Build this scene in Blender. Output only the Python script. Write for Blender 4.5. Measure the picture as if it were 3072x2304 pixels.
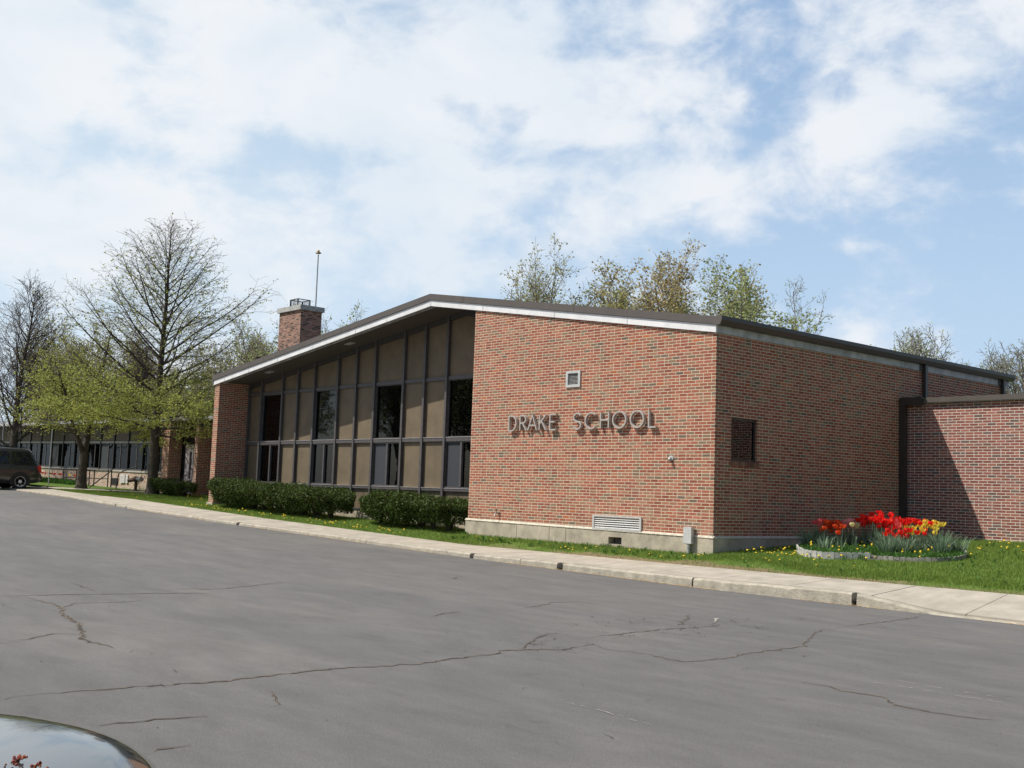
import bpy, math, random
from mathutils import Vector, Matrix
R = math.radians
random.seed(7)
for o in list(bpy.data.objects): bpy.data.objects.remove(o)
scn = bpy.context.scene
COL = scn.collection

# ------------------------------------------------------------------ camera
CAM = Vector((14.9225, -18.6862, 0.2874))
CF = Vector((-0.748674, 0.65598, 0.095793)); CR = Vector((0.661118, 0.749484, 0.034606)); CU = Vector((0.049095, -0.089239, 0.9948))
cam = bpy.data.cameras.new('camera'); co = bpy.data.objects.new('camera', cam); COL.objects.link(co)
cam.sensor_width = 36; cam.lens = 3423.58 / 3072 * 36; cam.clip_start = 0.05; cam.clip_end = 3000
m = Matrix(((CR.x, CU.x, -CF.x, CAM.x), (CR.y, CU.y, -CF.y, CAM.y), (CR.z, CU.z, -CF.z, CAM.z), (0, 0, 0, 1)))
co.matrix_world = m
scn.camera = co
scn.render.resolution_x = 1024; scn.render.resolution_y = 768
scn.view_settings.view_transform = 'Standard'; scn.view_settings.look = 'None'
scn.view_settings.exposure = 0.0; scn.view_settings.gamma = 1.0; scn.view_settings.use_curve_mapping = False

# ------------------------------------------------------------------ node helper
class NT:
    def __init__(s, tree):
        s.t = tree; s.n = tree.nodes; s.l = tree.links
    def node(s, typ, **kw):
        n = s.n.new(typ)
        for k, v in kw.items(): setattr(n, k, v)
        return n
    def inp(s, sock, v):
        if v is None: return
        if isinstance(v, bpy.types.NodeSocket): s.l.new(v, sock)
        else: sock.default_value = v
    def m(s, op, a, b=None, c=None, clamp=False):
        n = s.node('ShaderNodeMath', operation=op); n.use_clamp = clamp
        s.inp(n.inputs[0], a); s.inp(n.inputs[1], b); s.inp(n.inputs[2], c)
        return n.outputs[0]
    def mix(s, f, a, b):                       # float mix
        return s.m('ADD', s.m('MULTIPLY', a, s.m('SUBTRACT', 1.0, f)), s.m('MULTIPLY', b, f))
    def sm(s, x, a, b):                        # smoothstep
        n = s.node('ShaderNodeMapRange', interpolation_type='SMOOTHSTEP')
        s.inp(n.inputs[0], x); s.inp(n.inputs[1], a); s.inp(n.inputs[2], b)
        n.inputs[3].default_value = 0; n.inputs[4].default_value = 1
        return n.outputs[0]
    def cmix(s, f, a, b, mode='MIX'):
        n = s.node('ShaderNodeMix', data_type='RGBA', blend_type=mode)
        s.inp(n.inputs[0], f); s.inp(n.inputs[6], c4(a)); s.inp(n.inputs[7], c4(b))
        return n.outputs[2]
    def noise(s, vec, scale, detail=3, rough=.55, dist=0.0, out=0):
        n = s.node('ShaderNodeTexNoise')
        if vec is not None: s.l.new(vec, n.inputs['Vector'])
        n.inputs['Scale'].default_value = scale; n.inputs['Detail'].default_value = detail
        n.inputs['Roughness'].default_value = rough; n.inputs['Distortion'].default_value = dist
        return n.outputs[out]
    def vec(s, x=0.0, y=0.0, z=0.0):
        n = s.node('ShaderNodeCombineXYZ'); s.inp(n.inputs[0], x); s.inp(n.inputs[1], y); s.inp(n.inputs[2], z)
        return n.outputs[0]
    def ramp(s, f, stops, const=False):
        n = s.node('ShaderNodeValToRGB'); cr = n.color_ramp
        if const: cr.interpolation = 'CONSTANT'
        while len(cr.elements) < len(stops): cr.elements.new(.5)
        for e, (p, c) in zip(cr.elements, stops): e.position = p; e.color = c4(c)
        s.inp(n.inputs[0], f)
        return n.outputs[0]
def c4(c):
    if isinstance(c, (tuple, list)): return tuple(c)[:3] + (1.0,)
    return c

# ------------------------------------------------------------------ sky and sun
SUNV = Vector((0.75, 1.0, -1.743)).normalized()      # direction the light travels
sun_el = math.asin(-SUNV.z); to_sun = -SUNV
w = bpy.data.worlds.new('World'); scn.world = w; w.use_nodes = True
T_ = NT(w.node_tree); T_.n.clear()
sky = T_.node('ShaderNodeTexSky', sky_type='NISHITA'); sky.sun_disc = False
sky.sun_elevation = sun_el; sky.sun_rotation = math.atan2(to_sun.x, to_sun.y)
sky.air_density = 1.0; sky.dust_density = 1.5; sky.ozone_density = 1.2
tc = T_.node('ShaderNodeTexCoord'); sx = T_.node('ShaderNodeSeparateXYZ'); T_.l.new(tc.outputs['Generated'], sx.inputs[0])
X, Y, Z = sx.outputs
yaw = 0.851293
# azimuth to the right of the view heading, elevation
hx = T_.m('ADD', T_.m('MULTIPLY', X, math.cos(yaw)), T_.m('MULTIPLY', Y, math.sin(yaw)))
hy = T_.m('ADD', T_.m('MULTIPLY', X, -math.sin(yaw)), T_.m('MULTIPLY', Y, math.cos(yaw)))
az = T_.m('ARCTAN2', hx, hy); el = T_.m('ARCSINE', Z)
zz = T_.m('ADD', T_.m('MAXIMUM', Z, 0.0), 0.22)
cv = T_.vec(T_.m('DIVIDE', hx, zz), T_.m('DIVIDE', hy, zz), 0.0)
cv2 = T_.vec(T_.m('MULTIPLY', az, 1.0), T_.m('MULTIPLY', el, 1.5), 0.3)
wc = T_.noise(cv2, 6.0, 4, .5, 0.0, out=1)
wv_ = T_.node('ShaderNodeVectorMath', operation='MULTIPLY_ADD'); T_.l.new(wc, wv_.inputs[0]); wv_.inputs[1].default_value = (.05, .05, 0); T_.l.new(cv2, wv_.inputs[2])
n1 = T_.noise(wv_.outputs[0], 10.5, 9, .56, .15)
n2 = T_.noise(wv_.outputs[0], 30.0, 6, .6, .1)
def gau(px, py, sxp, syp, amp, rot=0.0):             # soft cloud bank centred on one direction of the sky
    a0 = (px - 1536) / 3424; e0 = (1481 - py + .035 * (px - 1536)) / 3424
    da = T_.m('SUBTRACT', az, a0); de = T_.m('SUBTRACT', el, e0)
    c, s_ = math.cos(rot), math.sin(rot)
    u = T_.m('ADD', T_.m('MULTIPLY', da, c), T_.m('MULTIPLY', de, s_)); v = T_.m('SUBTRACT', T_.m('MULTIPLY', de, c), T_.m('MULTIPLY', da, s_))
    q = T_.m('ADD', T_.m('POWER', T_.m('DIVIDE', u, sxp / 3424), 2.0), T_.m('POWER', T_.m('DIVIDE', v, syp / 3424), 2.0))
    return T_.m('MULTIPLY', T_.m('POWER', 2.71828, T_.m('MULTIPLY', q, -1.0)), amp)
G = [(400, 600, 1250, 800, .17), (300, 300, 1100, 420, .50), (-500, 700, 700, 900, .35), (1300, 150, 620, 330, .42), (1250, 620, 300, 130, .32, .1), (1450, 760, 420, 130, .26), (500, 780, 600, 220, .22), (1900, 330, 240, 90, .34, .1), (1650, 300, 300, 110, .3),
     (2750, 330, 330, 150, .50, .45), (2330, 560, 330, 80, .44, .5), (2200, 420, 140, 90, .3), (1990, 560, 150, 90, .3), (2080, 110, 190, 70, .30), (2560, 40, 300, 60, .38), (2960, 130, 130, 150, .4), (2900, 520, 200, 130, .25), (1830, 700, 190, 70, .26, .2), (1960, 780, 260, 60, .2), (2800, 780, 160, 35, .22, .2), (2560, 770, 120, 30, .16), (2400, 430, 120, 60, .15),
     (900, 480, 230, 60, -.50, -.1), (1560, 470, 200, 45, -.42, .1), (360, 510, 120, 50, -.42), (650, 680, 120, 65, -.36), (120, 90, 160, 60, -.2), (1480, 640, 60, 60, -.15)]
bias = None
for g in G:
    q = gau(*g); bias = q if bias is None else T_.m('ADD', bias, q)
fld = T_.m('ADD', T_.m('ADD', T_.m('MULTIPLY', n1, 2.3), T_.m('MULTIPLY', n2, .55)), T_.m('MULTIPLY', bias, .85))
near = T_.sm(T_.m('ABSOLUTE', az), 1.6, .7)
fld = T_.m('ADD', fld, T_.m('MULTIPLY', T_.m('SUBTRACT', near, 1.0), .32))
dens = T_.sm(fld, 1.30, 2.05)
lumpy = T_.sm(T_.noise(wv_.outputs[0], 4.5, 6, .55, .3), .38, .66)
cloud = T_.cmix(lumpy, (8.6, 8.8, 9.1), (7.4, 8.1, 8.8))
haze = T_.sm(el, .46, .05)
near = T_.sm(T_.m('ABSOLUTE', az), 1.6, .7)
skyb = T_.cmix(T_.m('MULTIPLY', haze, .9), (3.7, 5.4, 7.9), (5.2, 6.8, 8.6))
left = T_.sm(az, .22, -.40)
skyb = T_.cmix(T_.m('MULTIPLY', left, 1.0), skyb, (6.3, 7.7, 9.0))
skyc = T_.cmix(T_.m('ADD', T_.m('MULTIPLY', near, T_.m('ADD', T_.m('MULTIPLY', haze, .25), .74)), .0), sky.outputs[0], skyb)
fin = T_.cmix(T_.m('MULTIPLY', dens, .93), skyc, cloud)
bg = T_.node('ShaderNodeBackground'); T_.l.new(fin, bg.inputs[0]); bg.inputs[1].default_value = 0.105
wo = T_.node('ShaderNodeOutputWorld'); T_.l.new(bg.outputs[0], wo.inputs[0])
sl = bpy.data.lights.new('sun', 'SUN'); sl.energy = 5.0; sl.angle = R(.53); sl.color = (1, .95, .87)
so = bpy.data.objects.new('sun', sl); COL.objects.link(so); so.rotation_euler = SUNV.to_track_quat('-Z', 'Y').to_euler(); so.location = (-20, -30, 50)

# ------------------------------------------------------------------ materials
MATS = {}
def mat(name, col=(.5, .5, .5), rough=.7, metal=0.0, vary=.0, vscale=4.0, bump=0.0, bscale=60.0, spec=.5, coat=0.0, island=0.0, emit=None, col2=None, coords='Object'):
    if name in MATS: return MATS[name]
    M = bpy.data.materials.new(name); M.use_nodes = True; t = NT(M.node_tree)
    b = t.n['Principled BSDF']; b.inputs['Roughness'].default_value = rough; b.inputs['Metallic'].default_value = metal
    b.inputs['Specular IOR Level'].default_value = spec; b.inputs['Coat Weight'].default_value = coat
    c = c4(col); tcn = t.node('ShaderNodeTexCoord')
    out = None
    if vary or col2:
        f = t.noise(tcn.outputs[coords], vscale, 5, .6)
        lo = tuple(max(0, k * (1 - vary)) for k in c[:3]); hi = tuple(k * (1 + vary) for k in (col2 or c)[:3])
        out = t.ramp(f, [(.3, lo), (.7, hi)])
    if island:
        g = t.node('ShaderNodeNewGeometry')
        hv = t.node('ShaderNodeHueSaturation')
        t.inp(hv.inputs['Color'], out if out is not None else c)
        t.l.new(t.mix(g.outputs['Random Per Island'], 1 - island, 1 + island), hv.inputs['Value'])
        t.l.new(t.mix(g.outputs['Random Per Island'], .5 - island * .06, .5 + island * .05), hv.inputs['Hue'])
        out = hv.outputs[0]
    if out is not None: t.l.new(out, b.inputs['Base Color'])
    else: b.inputs['Base Color'].default_value = c
    if bump:
        bn = t.node('ShaderNodeBump'); bn.inputs['Strength'].default_value = bump; bn.inputs['Distance'].default_value = .02
        t.l.new(t.noise(tcn.outputs[coords], bscale, 4, .6), bn.inputs['Height']); t.l.new(bn.outputs[0], b.inputs['Normal'])
    if emit: b.inputs['Emission Color'].default_value = c4(emit[0]); b.inputs['Emission Strength'].default_value = emit[1]
    MATS[name] = M
    return M
def leafmat(name, col, island=.35, trans=.35):
    M = mat(name, col, .6, island=island, spec=.25); t = NT(M.node_tree); b = t.n['Principled BSDF']
    src = b.inputs['Base Color'].links[0].from_socket
    tr = t.node('ShaderNodeBsdfTranslucent'); t.l.new(t.cmix(.5, src, tuple(min(1, k * 1.6) for k in col)), tr.inputs[0])
    mx = t.node('ShaderNodeMixShader'); mx.inputs[0].default_value = trans
    t.l.new(b.outputs[0], mx.inputs[1]); t.l.new(tr.outputs[0], mx.inputs[2]); t.l.new(mx.outputs[0], t.n['Material Output'].inputs[0])
    return M
def brickmat(name, cols, mortar=(.5, .45, .37), mw=.0135, Mu=.2169, soil=0.0, gain=1.0):
    M = bpy.data.materials.new(name); M.use_nodes = True; t = NT(M.node_tree); b = t.n['Principled BSDF']
    tcn = t.node('ShaderNodeTexCoord'); s3 = t.node('ShaderNodeSeparateXYZ'); t.l.new(tcn.outputs['Object'], s3.inputs[0])
    gn = t.node('ShaderNodeSeparateXYZ'); t.l.new(tcn.outputs['Normal'], gn.inputs[0])
    side = t.m('GREATER_THAN', t.m('ABSOLUTE', gn.outputs[0]), .5)
    u = t.mix(side, s3.outputs[0], s3.outputs[1]); h = .067733
    wob = t.m('MULTIPLY', t.m('SUBTRACT', t.noise(tcn.outputs['Object'], 7.0, 2), .5), .010)
    v = t.m('ADD', t.m('DIVIDE', t.m('ADD', s3.outputs[2], wob), h), .5)
    row = t.m('FLOOR', v); fv = t.m('SUBTRACT', v, row); dv = t.m('MULTIPLY', t.m('MINIMUM', fv, t.m('SUBTRACT', 1.0, fv)), h)
    isH = t.m('LESS_THAN', t.m('FLOORED_MODULO', row, 6.0), .5)
    ur = t.m('ADD', t.m('DIVIDE', u, Mu), t.m('MULTIPLY', t.m('FLOORED_MODULO', row, 2.0), .5))
    ir = t.m('FLOOR', ur); fr = t.m('SUBTRACT', ur, ir); dr = t.m('MULTIPLY', t.m('MINIMUM', fr, t.m('SUBTRACT', 1.0, fr)), Mu)
    up = t.m('DIVIDE', u, Mu * 1.5); ip = t.m('FLOOR', up); tt = t.m('SUBTRACT', up, ip); st = t.m('LESS_THAN', tt, .66667)
    loc = t.mix(st, t.m('MULTIPLY', t.m('SUBTRACT', tt, .66667), 3.0), t.m('MULTIPLY', tt, 1.5)); wd = t.mix(st, Mu / 2, Mu)
    dh = t.m('MULTIPLY', t.m('MINIMUM', loc, t.m('SUBTRACT', 1.0, loc)), wd)
    du = t.mix(isH, dr, dh)
    idb = t.mix(isH, ir, t.m('ADD', t.m('ADD', t.m('MULTIPLY', ip, 2.0), st), 517.0))
    d = t.m('MINIMUM', du, dv)
    mask = t.sm(d, mw / 2 - .002, mw / 2 + .003)
    wn = t.node('ShaderNodeTexWhiteNoise', noise_dimensions='3D'); t.l.new(t.vec(idb, row, t.m('MULTIPLY', side, 7.0)), wn.inputs[0])
    sc = t.node('ShaderNodeSeparateXYZ'); t.l.new(wn.outputs['Color'], sc.inputs[0])
    base = t.ramp(sc.outputs[0], cols, True)
    fine = t.noise(tcn.outputs['Object'], 45.0, 4, .6)
    big = t.noise(tcn.outputs['Object'], .9, 6, .65)
    k = t.m('MULTIPLY', t.m('ADD', .82, t.m('MULTIPLY', sc.outputs[1], .36)), t.m('ADD', .8, t.m('MULTIPLY', fine, .4)))
    k = t.m('MULTIPLY', k, t.m('ADD', .76, t.m('MULTIPLY', big, .48)))
    stk = t.noise(t.vec(t.m('MULTIPLY', u, 2.6), 0.0, t.m('MULTIPLY', s3.outputs[2], .35)), 1.0, 5, .65)
    k = t.m('MULTIPLY', k, t.m('ADD', .84, t.m('MULTIPLY', stk, .32)))
    bc = t.cmix(1.0, base, t.vec(k, k, k), 'MULTIPLY')
    mk = t.m('ADD', .75, t.m('MULTIPLY', fine, .45))
    mc = t.cmix(1.0, mortar, t.vec(mk, mk, mk), 'MULTIPLY')
    col = t.cmix(mask, mc, bc)
    if soil:   # pale salt bloom and dirt patches low on the wall
        lo = t.m('MULTIPLY', t.sm(s3.outputs[2], 1.1, -.3), t.sm(t.noise(tcn.outputs['Object'], 1.3, 5, .65), .45, .7))
        col = t.cmix(t.m('MULTIPLY', lo, soil), col, (.42, .36, .27))
    t.l.new(col, b.inputs['Base Color']); b.inputs['Roughness'].default_value = .88; b.inputs['Specular IOR Level'].default_value = .25
    bn = t.node('ShaderNodeBump'); bn.inputs['Strength'].default_value = .5; bn.inputs['Distance'].default_value = .006
    t.l.new(t.m('ADD', mask, t.m('MULTIPLY', fine, .4)), bn.inputs['Height']); t.l.new(bn.outputs[0], b.inputs['Normal'])
    MATS[name] = M
    return M
RED = [(0, (.31, .098, .058)), (.26, (.35, .122, .072)), (.46, (.275, .082, .05)), (.60, (.33, .145, .085)), (.75, (.29, .15, .088)), (.885, (.225, .15, .095)), (.96, (.165, .12, .085)), (.988, (.40, .12, .045))]
LOWB = [(0, (.27, .10, .075)), (.3, (.31, .125, .09)), (.55, (.24, .085, .065)), (.78, (.22, .11, .085)), (.9, (.15, .105, .09))]
CHM = [(0, (.34, .19, .14)), (.3, (.30, .155, .115)), (.5, (.20, .11, .085)), (.68, (.10, .065, .055)), (.82, (.36, .21, .16))]
WNG = [(0, (.44, .29, .21)), (.3, (.48, .34, .26)), (.55, (.38, .23, .165)), (.78, (.50, .38, .29)), (.9, (.32, .23, .18))]
M_brick = brickmat('brick_main', RED, (.60, .515, .39), mw=.0124, soil=.25)
M_brickL = brickmat('brick_low', LOWB, (.66, .58, .51), mw=.013)
M_chim = brickmat('brick_chimney', CHM, (.36, .29, .24), mw=.012)
M_wing = brickmat('brick_wing', WNG, (.6, .53, .44))
M_pier = brickmat('brick_pier', RED, (.62, .54, .42), mw=.016)
M_conc = mat('concrete_base', (.41, .36, .275), .9, vary=.3, vscale=2.6, bump=.3, bscale=25)
M_conclip = mat('concrete_lip', (.52, .48, .38), .9, vary=.2, vscale=9, bump=.5)
M_walk = mat('concrete_walk', (.41, .365, .295), .92, vary=.2, vscale=2.2, bump=.5, bscale=120)
M_kerb = mat('concrete_kerb', (.40, .36, .285), .95, vary=.28, vscale=5, bump=.8, bscale=40)
M_dark = mat('joint_dark', (.035, .03, .025), .95)
M_brown = mat('brown_metal', (.105, .09, .078), .45, vary=.08, vscale=3)
M_brownd = mat('brown_gutter', (.05, .04, .034), .4, vary=.1)
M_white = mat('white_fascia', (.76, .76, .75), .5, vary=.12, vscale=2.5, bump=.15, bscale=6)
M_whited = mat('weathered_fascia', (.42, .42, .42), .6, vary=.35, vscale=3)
M_soffit = mat('soffit_brown', (.085, .07, .058), .8, vary=.1)
M_panel = mat('panel_tan', (.152, .114, .068), .7, vary=.2, vscale=1.6, bump=.15, bscale=3)
M_mull = mat('mullion_grey', (.085, .078, .078), .5, vary=.2, vscale=8)
M_sill = mat('sill_edge', (.33, .31, .30), .5, vary=.15)
M_metal = mat('alu_grey', (.55, .55, .53), .5, metal=.2, vary=.12, vscale=8)
M_letter = mat('letter_metal', (.44, .40, .36), .55, metal=.15, vary=.12, vscale=20)
M_black = mat('black', (.012, .012, .013), .6)
M_blackm = mat('black_metal', (.02, .02, .022), .4)
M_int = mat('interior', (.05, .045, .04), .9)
M_curt = mat('curtain', (.8, .82, .84), .9, vary=.2, vscale=6)
M_screen = mat('insect_screen', (.038, .043, .050), .7)
M_galv = mat('galvanised', (.45, .45, .44), .45, metal=.4, vary=.15, vscale=10)
M_bark = mat('bark', (.072, .058, .043), .95, vary=.35, vscale=8, bump=1.0, bscale=18)
M_bark2 = mat('bark_light', (.21, .175, .14), .95, vary=.25, vscale=3)
M_door = mat('door_grey', (.33, .30, .31), .5, vary=.1)
M_roof = mat('roof_dark', (.09, .085, .08), .9, vary=.2)
def glassmat(gain):
    M = bpy.data.materials.new('window_glass'); M.use_nodes = True; t = NT(M.node_tree); t.n.remove(t.n['Principled BSDF'])
    tr = t.node('ShaderNodeBsdfTransparent'); tr.inputs[0].default_value = (.42, .45, .46, 1)
    gl = t.node('ShaderNodeBsdfGlossy'); gl.inputs[0].default_value = (.9 * gain, .95 * gain, gain, 1); gl.inputs['Roughness'].default_value = .005
    fr = t.node('ShaderNodeFresnel'); fr.inputs[0].default_value = 1.52
    tcn = t.node('ShaderNodeTexCoord'); bn = t.node('ShaderNodeBump'); bn.inputs['Strength'].default_value = .06; bn.inputs['Distance'].default_value = .02
    t.l.new(t.noise(tcn.outputs['Object'], 1.7, 2), bn.inputs['Height']); t.l.new(bn.outputs[0], gl.inputs['Normal'])
    mx = t.node('ShaderNodeMixShader'); t.l.new(t.m('MULTIPLY', fr.outputs[0], 1.0, clamp=True), mx.inputs[0]); t.l.new(tr.outputs[0], mx.inputs[1]); t.l.new(gl.outputs[0], mx.inputs[2])
    t.l.new(mx.outputs[0], t.n['Material Output'].inputs[0]); return M
M_glass = glassmat(1.0); M_glassw = glassmat(.5)
def asphalt():
    M = bpy.data.materials.new('asphalt'); M.use_nodes = True; t = NT(M.node_tree); b = t.n['Principled BSDF']
    tcn = t.node('ShaderNodeTexCoord'); o = tcn.outputs['Object']
    mp = t.node('ShaderNodeMapping'); mp.inputs['Rotation'].default_value = (0, 0, .35); mp.inputs['Scale'].default_value = (.35, 1.0, 1); t.l.new(o, mp.inputs[0])
    big = t.noise(mp.outputs[0], .55, 6, .6, .6); mid = t.noise(mp.outputs[0], 3.0, 5, .65); fine = t.noise(o, 160, 3, .7); agg = t.noise(o, 55, 3, .6)
    c = t.ramp(big, [(.28, (.128, .124, .119)), (.5, (.152, .145, .136)), (.72, (.182, .169, .153))])
    k = t.m('MULTIPLY', t.m('ADD', .66, t.m('MULTIPLY', mid, .68)), t.m('ADD', .5, t.m('MULTIPLY', t.mix(.5, fine, t.noise(o, 30, 5, .8)), 1.0)))
    c = t.cmix(1.0, c, t.vec(k, k, k), 'MULTIPLY')
    wear = t.m('MULTIPLY', t.sm(t.noise(mp.outputs[0], 1.6, 8, .75, 1.0), .62, .74), .4)
    c = t.cmix(wear, c, (.26, .235, .20))
    spk = t.sm(agg, .64, .70); c = t.cmix(t.m('MULTIPLY', spk, .5), c, (.32, .30, .27))
    dk = t.sm(t.noise(o, 28, 5, .7), .63, .69); c = t.cmix(t.m('MULTIPLY', dk, .5), c, (.05, .047, .045))
    # fine hairline cracking in places
    vo = t.node('ShaderNodeTexVoronoi', feature='DISTANCE_TO_EDGE'); vo.inputs['Scale'].default_value = 1.9
    wv = t.node('ShaderNodeVectorMath', operation='ADD'); t.l.new(o, wv.inputs[0])
    nz = t.noise(o, 2.2, 5, .7, out=1); t.l.new(nz, wv.inputs[1]); t.l.new(wv.outputs[0], vo.inputs['Vector'])
    hc = t.m('MULTIPLY', t.sm(vo.outputs['Distance'], .012, .0), t.sm(t.noise(o, .33, 3), .55, .62))
    c = t.cmix(t.m('MULTIPLY', hc, .55), c, (.05, .045, .04))
    t.l.new(c, b.inputs['Base Color']); b.inputs['Roughness'].default_value = .82; b.inputs['Specular IOR Level'].default_value = .35
    bn = t.node('ShaderNodeBump'); bn.inputs['Strength'].default_value = .8; bn.inputs['Distance'].default_value = .012
    t.l.new(t.m('ADD', fine, t.m('MULTIPLY', agg, .8)), bn.inputs['Height']); t.l.new(bn.outputs[0], b.inputs['Normal']); return M
M_asph = asphalt()
def lawnmat():
    M = bpy.data.materials.new('lawn'); M.use_nodes = True; t = NT(M.node_tree); b = t.n['Principled BSDF']
    tcn = t.node('ShaderNodeTexCoord'); o = tcn.outputs['Object']
    c = t.ramp(t.noise(o, 1.7, 7, .72), [(.3, (.06, .105, .02)), (.55, (.10, .155, .03)), (.75, (.15, .19, .045))])
    f = t.noise(o, 40, 4, .7); k = t.m('ADD', .5, t.m('MULTIPLY', f, 1.0)); c = t.cmix(1.0, c, t.vec(k, k, k), 'MULTIPLY')
    s3 = t.node('ShaderNodeSeparateXYZ'); t.l.new(o, s3.inputs[0])
    edge = t.sm(t.m('ADD', s3.outputs[1], t.m('MULTIPLY', t.noise(o, 1.1, 5, .65), 1.1)), -.12, -.34)      # bare worn soil along the walk
    right = t.m('MULTIPLY', t.sm(s3.outputs[0], -9.0, -4.0), t.sm(t.noise(o, .35, 2), .38, .5))
    c = t.cmix(t.m('MULTIPLY', t.m('MULTIPLY', edge, right), .9), c, (.21, .155, .095))
    t.l.new(c, b.inputs['Base Color']); b.inputs['Roughness'].default_value = .95; b.inputs['Specular IOR Level'].default_value = .1; return M
M_lawn = lawnmat()
M_grass = leafmat('grass_blade', (.175, .25, .045), .5, .35)
M_weed = leafmat('weed_leaf', (.07, .16, .03), .3, .3)
M_hedge = leafmat('yew_leaf', (.062, .090, .018), .65, .25)
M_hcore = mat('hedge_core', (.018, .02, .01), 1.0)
M_lf1 = leafmat('leaf_linden', (.32, .34, .08), .45, .38)
M_lf2 = leafmat('leaf_olive', (.34, .33, .12), .35, .4)
M_lf3 = leafmat('leaf_fresh', (.33, .365, .15), .35, .45)
M_lf4 = leafmat('leaf_amber', (.43, .345, .15), .45, .35)
M_lf5 = leafmat('leaf_pale', (.38, .42, .22), .3, .4)
M_bud = leafmat('bud_brown', (.30, .225, .15), .35, .2)

# ------------------------------------------------------------------ mesh helpers
class MB:
    def __init__(s): s.v = []; s.f = []
    def quad(s, a, b, c, d): n = len(s.v); s.v += [tuple(a), tuple(b), tuple(c), tuple(d)]; s.f.append((n, n + 1, n + 2, n + 3))
    def poly(s, pts): n = len(s.v); s.v += [tuple(p) for p in pts]; s.f.append(tuple(range(n, n + len(pts))))
    def box(s, x0, x1, y0, y1, z0, z1):
        n = len(s.v); s.v += [(x, y, z) for z in (z0, z1) for y in (y0, y1) for x in (x0, x1)]
        s.f += [tuple(n + i for i in q) for q in ((0, 2, 3, 1), (4, 5, 7, 6), (0, 1, 5, 4), (2, 6, 7, 3), (0, 4, 6, 2), (1, 3, 7, 5))]
    def prism(s, pts, axis, a, b):          # polygon extruded along an axis; pts in the other two coordinates
        def P(p, t): return {'x': (t, p[0], p[1]), 'y': (p[0], t, p[1]), 'z': (p[0], p[1], t)}[axis]
        n = len(s.v); k = len(pts); s.v += [P(p, a) for p in pts] + [P(p, b) for p in pts]
        s.f.append(tuple(n + i for i in range(k))); s.f.append(tuple(n + k + i for i in reversed(range(k))))
        for i in range(k): j = (i + 1) % k; s.f.append((n + i, n + k + i, n + k + j, n + j))
    def tube(s, pts, rad, sides=6, cap=True):
        n0 = len(s.v); k = len(pts); prev = None
        for i, p in enumerate(pts):
            p = Vector(p); d = (Vector(pts[min(i + 1, k - 1)]) - Vector(pts[max(i - 1, 0)]))
            if d.length < 1e-9: d = Vector((0, 0, 1))
            d.normalize(); a = d.cross(Vector((0, 0, 1)) if abs(d.z) < .9 else Vector((1, 0, 0))).normalized(); b = d.cross(a)
            r = rad[i] if isinstance(rad, (list, tuple)) else rad
            for j in range(sides):
                t = 2 * math.pi * j / sides; s.v.append(tuple(p + a * (r * math.cos(t)) + b * (r * math.sin(t))))
        for i in range(k - 1):
            for j in range(sides):
                a = n0 + i * sides + j; b = n0 + i * sides + (j + 1) % sides; s.f.append((a, b, b + sides, a + sides))
        if cap: s.f.append(tuple(n0 + j for j in reversed(range(sides)))); s.f.append(tuple(n0 + (k - 1) * sides + j for j in range(sides)))
    def blob(s, c, r, seed=0, sq=(1, 1, 1), n1=8, n2=5, rough=.0):
        rnd = random.Random(seed); n0 = len(s.v)
        for i in range(n2 + 1):
            th = math.pi * i / n2
            for j in range(n1):
                ph = 2 * math.pi * j / n1; q = r * (1 + rnd.uniform(-rough, rough))
                s.v.append((c[0] + q * sq[0] * math.sin(th) * math.cos(ph), c[1] + q * sq[1] * math.sin(th) * math.sin(ph), c[2] + q * sq[2] * math.cos(th)))
        for i in range(n2):
            for j in range(n1):
                a = n0 + i * n1 + j; b = n0 + i * n1 + (j + 1) % n1; s.f.append((a, b, b + n1, a + n1))
    def build(s, name, material, parent=None, smooth=False):
        me = bpy.data.meshes.new(name); me.from_pydata(s.v, [], s.f); me.materials.append(material); me.update()
        if smooth: me.polygons.foreach_set('use_smooth', [True] * len(me.polygons))
        o = bpy.data.objects.new(name, me); COL.objects.link(o)
        if parent is not None: put(o, parent)
        return o
def put(o, parent):                        # mesh coordinates are world ones: undo the parent's placement
    o.parent = parent
    q = parent; mw = Matrix.Identity(4)
    chain = []
    while q is not None: chain.append(q); q = q.parent
    for q in reversed(chain): mw = mw @ q.matrix_basis
    o.matrix_basis = mw.inverted()
def tag(o, label=None, cat=None, group=None, kind=None):
    if label: o['label'] = label
    if cat: o['category'] = cat
    if group: o['group'] = group
    if kind: o['kind'] = kind
    return o
def thing(name, loc, label, cat, group=None):
    o = bpy.data.objects.new(name, None); COL.objects.link(o); o.location = loc; o.empty_display_size = .3
    return tag(o, label, cat, group)
def children(o): return [c for c in bpy.data.objects if c.parent == o]
def copy_tree(o, loc=None, rz=None, sc=None):
    r = o.copy(); COL.objects.link(r)
    if loc is not None: r.location = loc
    if rz is not None: r.rotation_euler = (0, 0, rz)
    if sc is not None: r.scale = sc
    for ch in o.children:
        c = ch.copy(); COL.objects.link(c); c.parent = r
        for g in ch.children: d = g.copy(); COL.objects.link(d); d.parent = c
    return r

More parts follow.
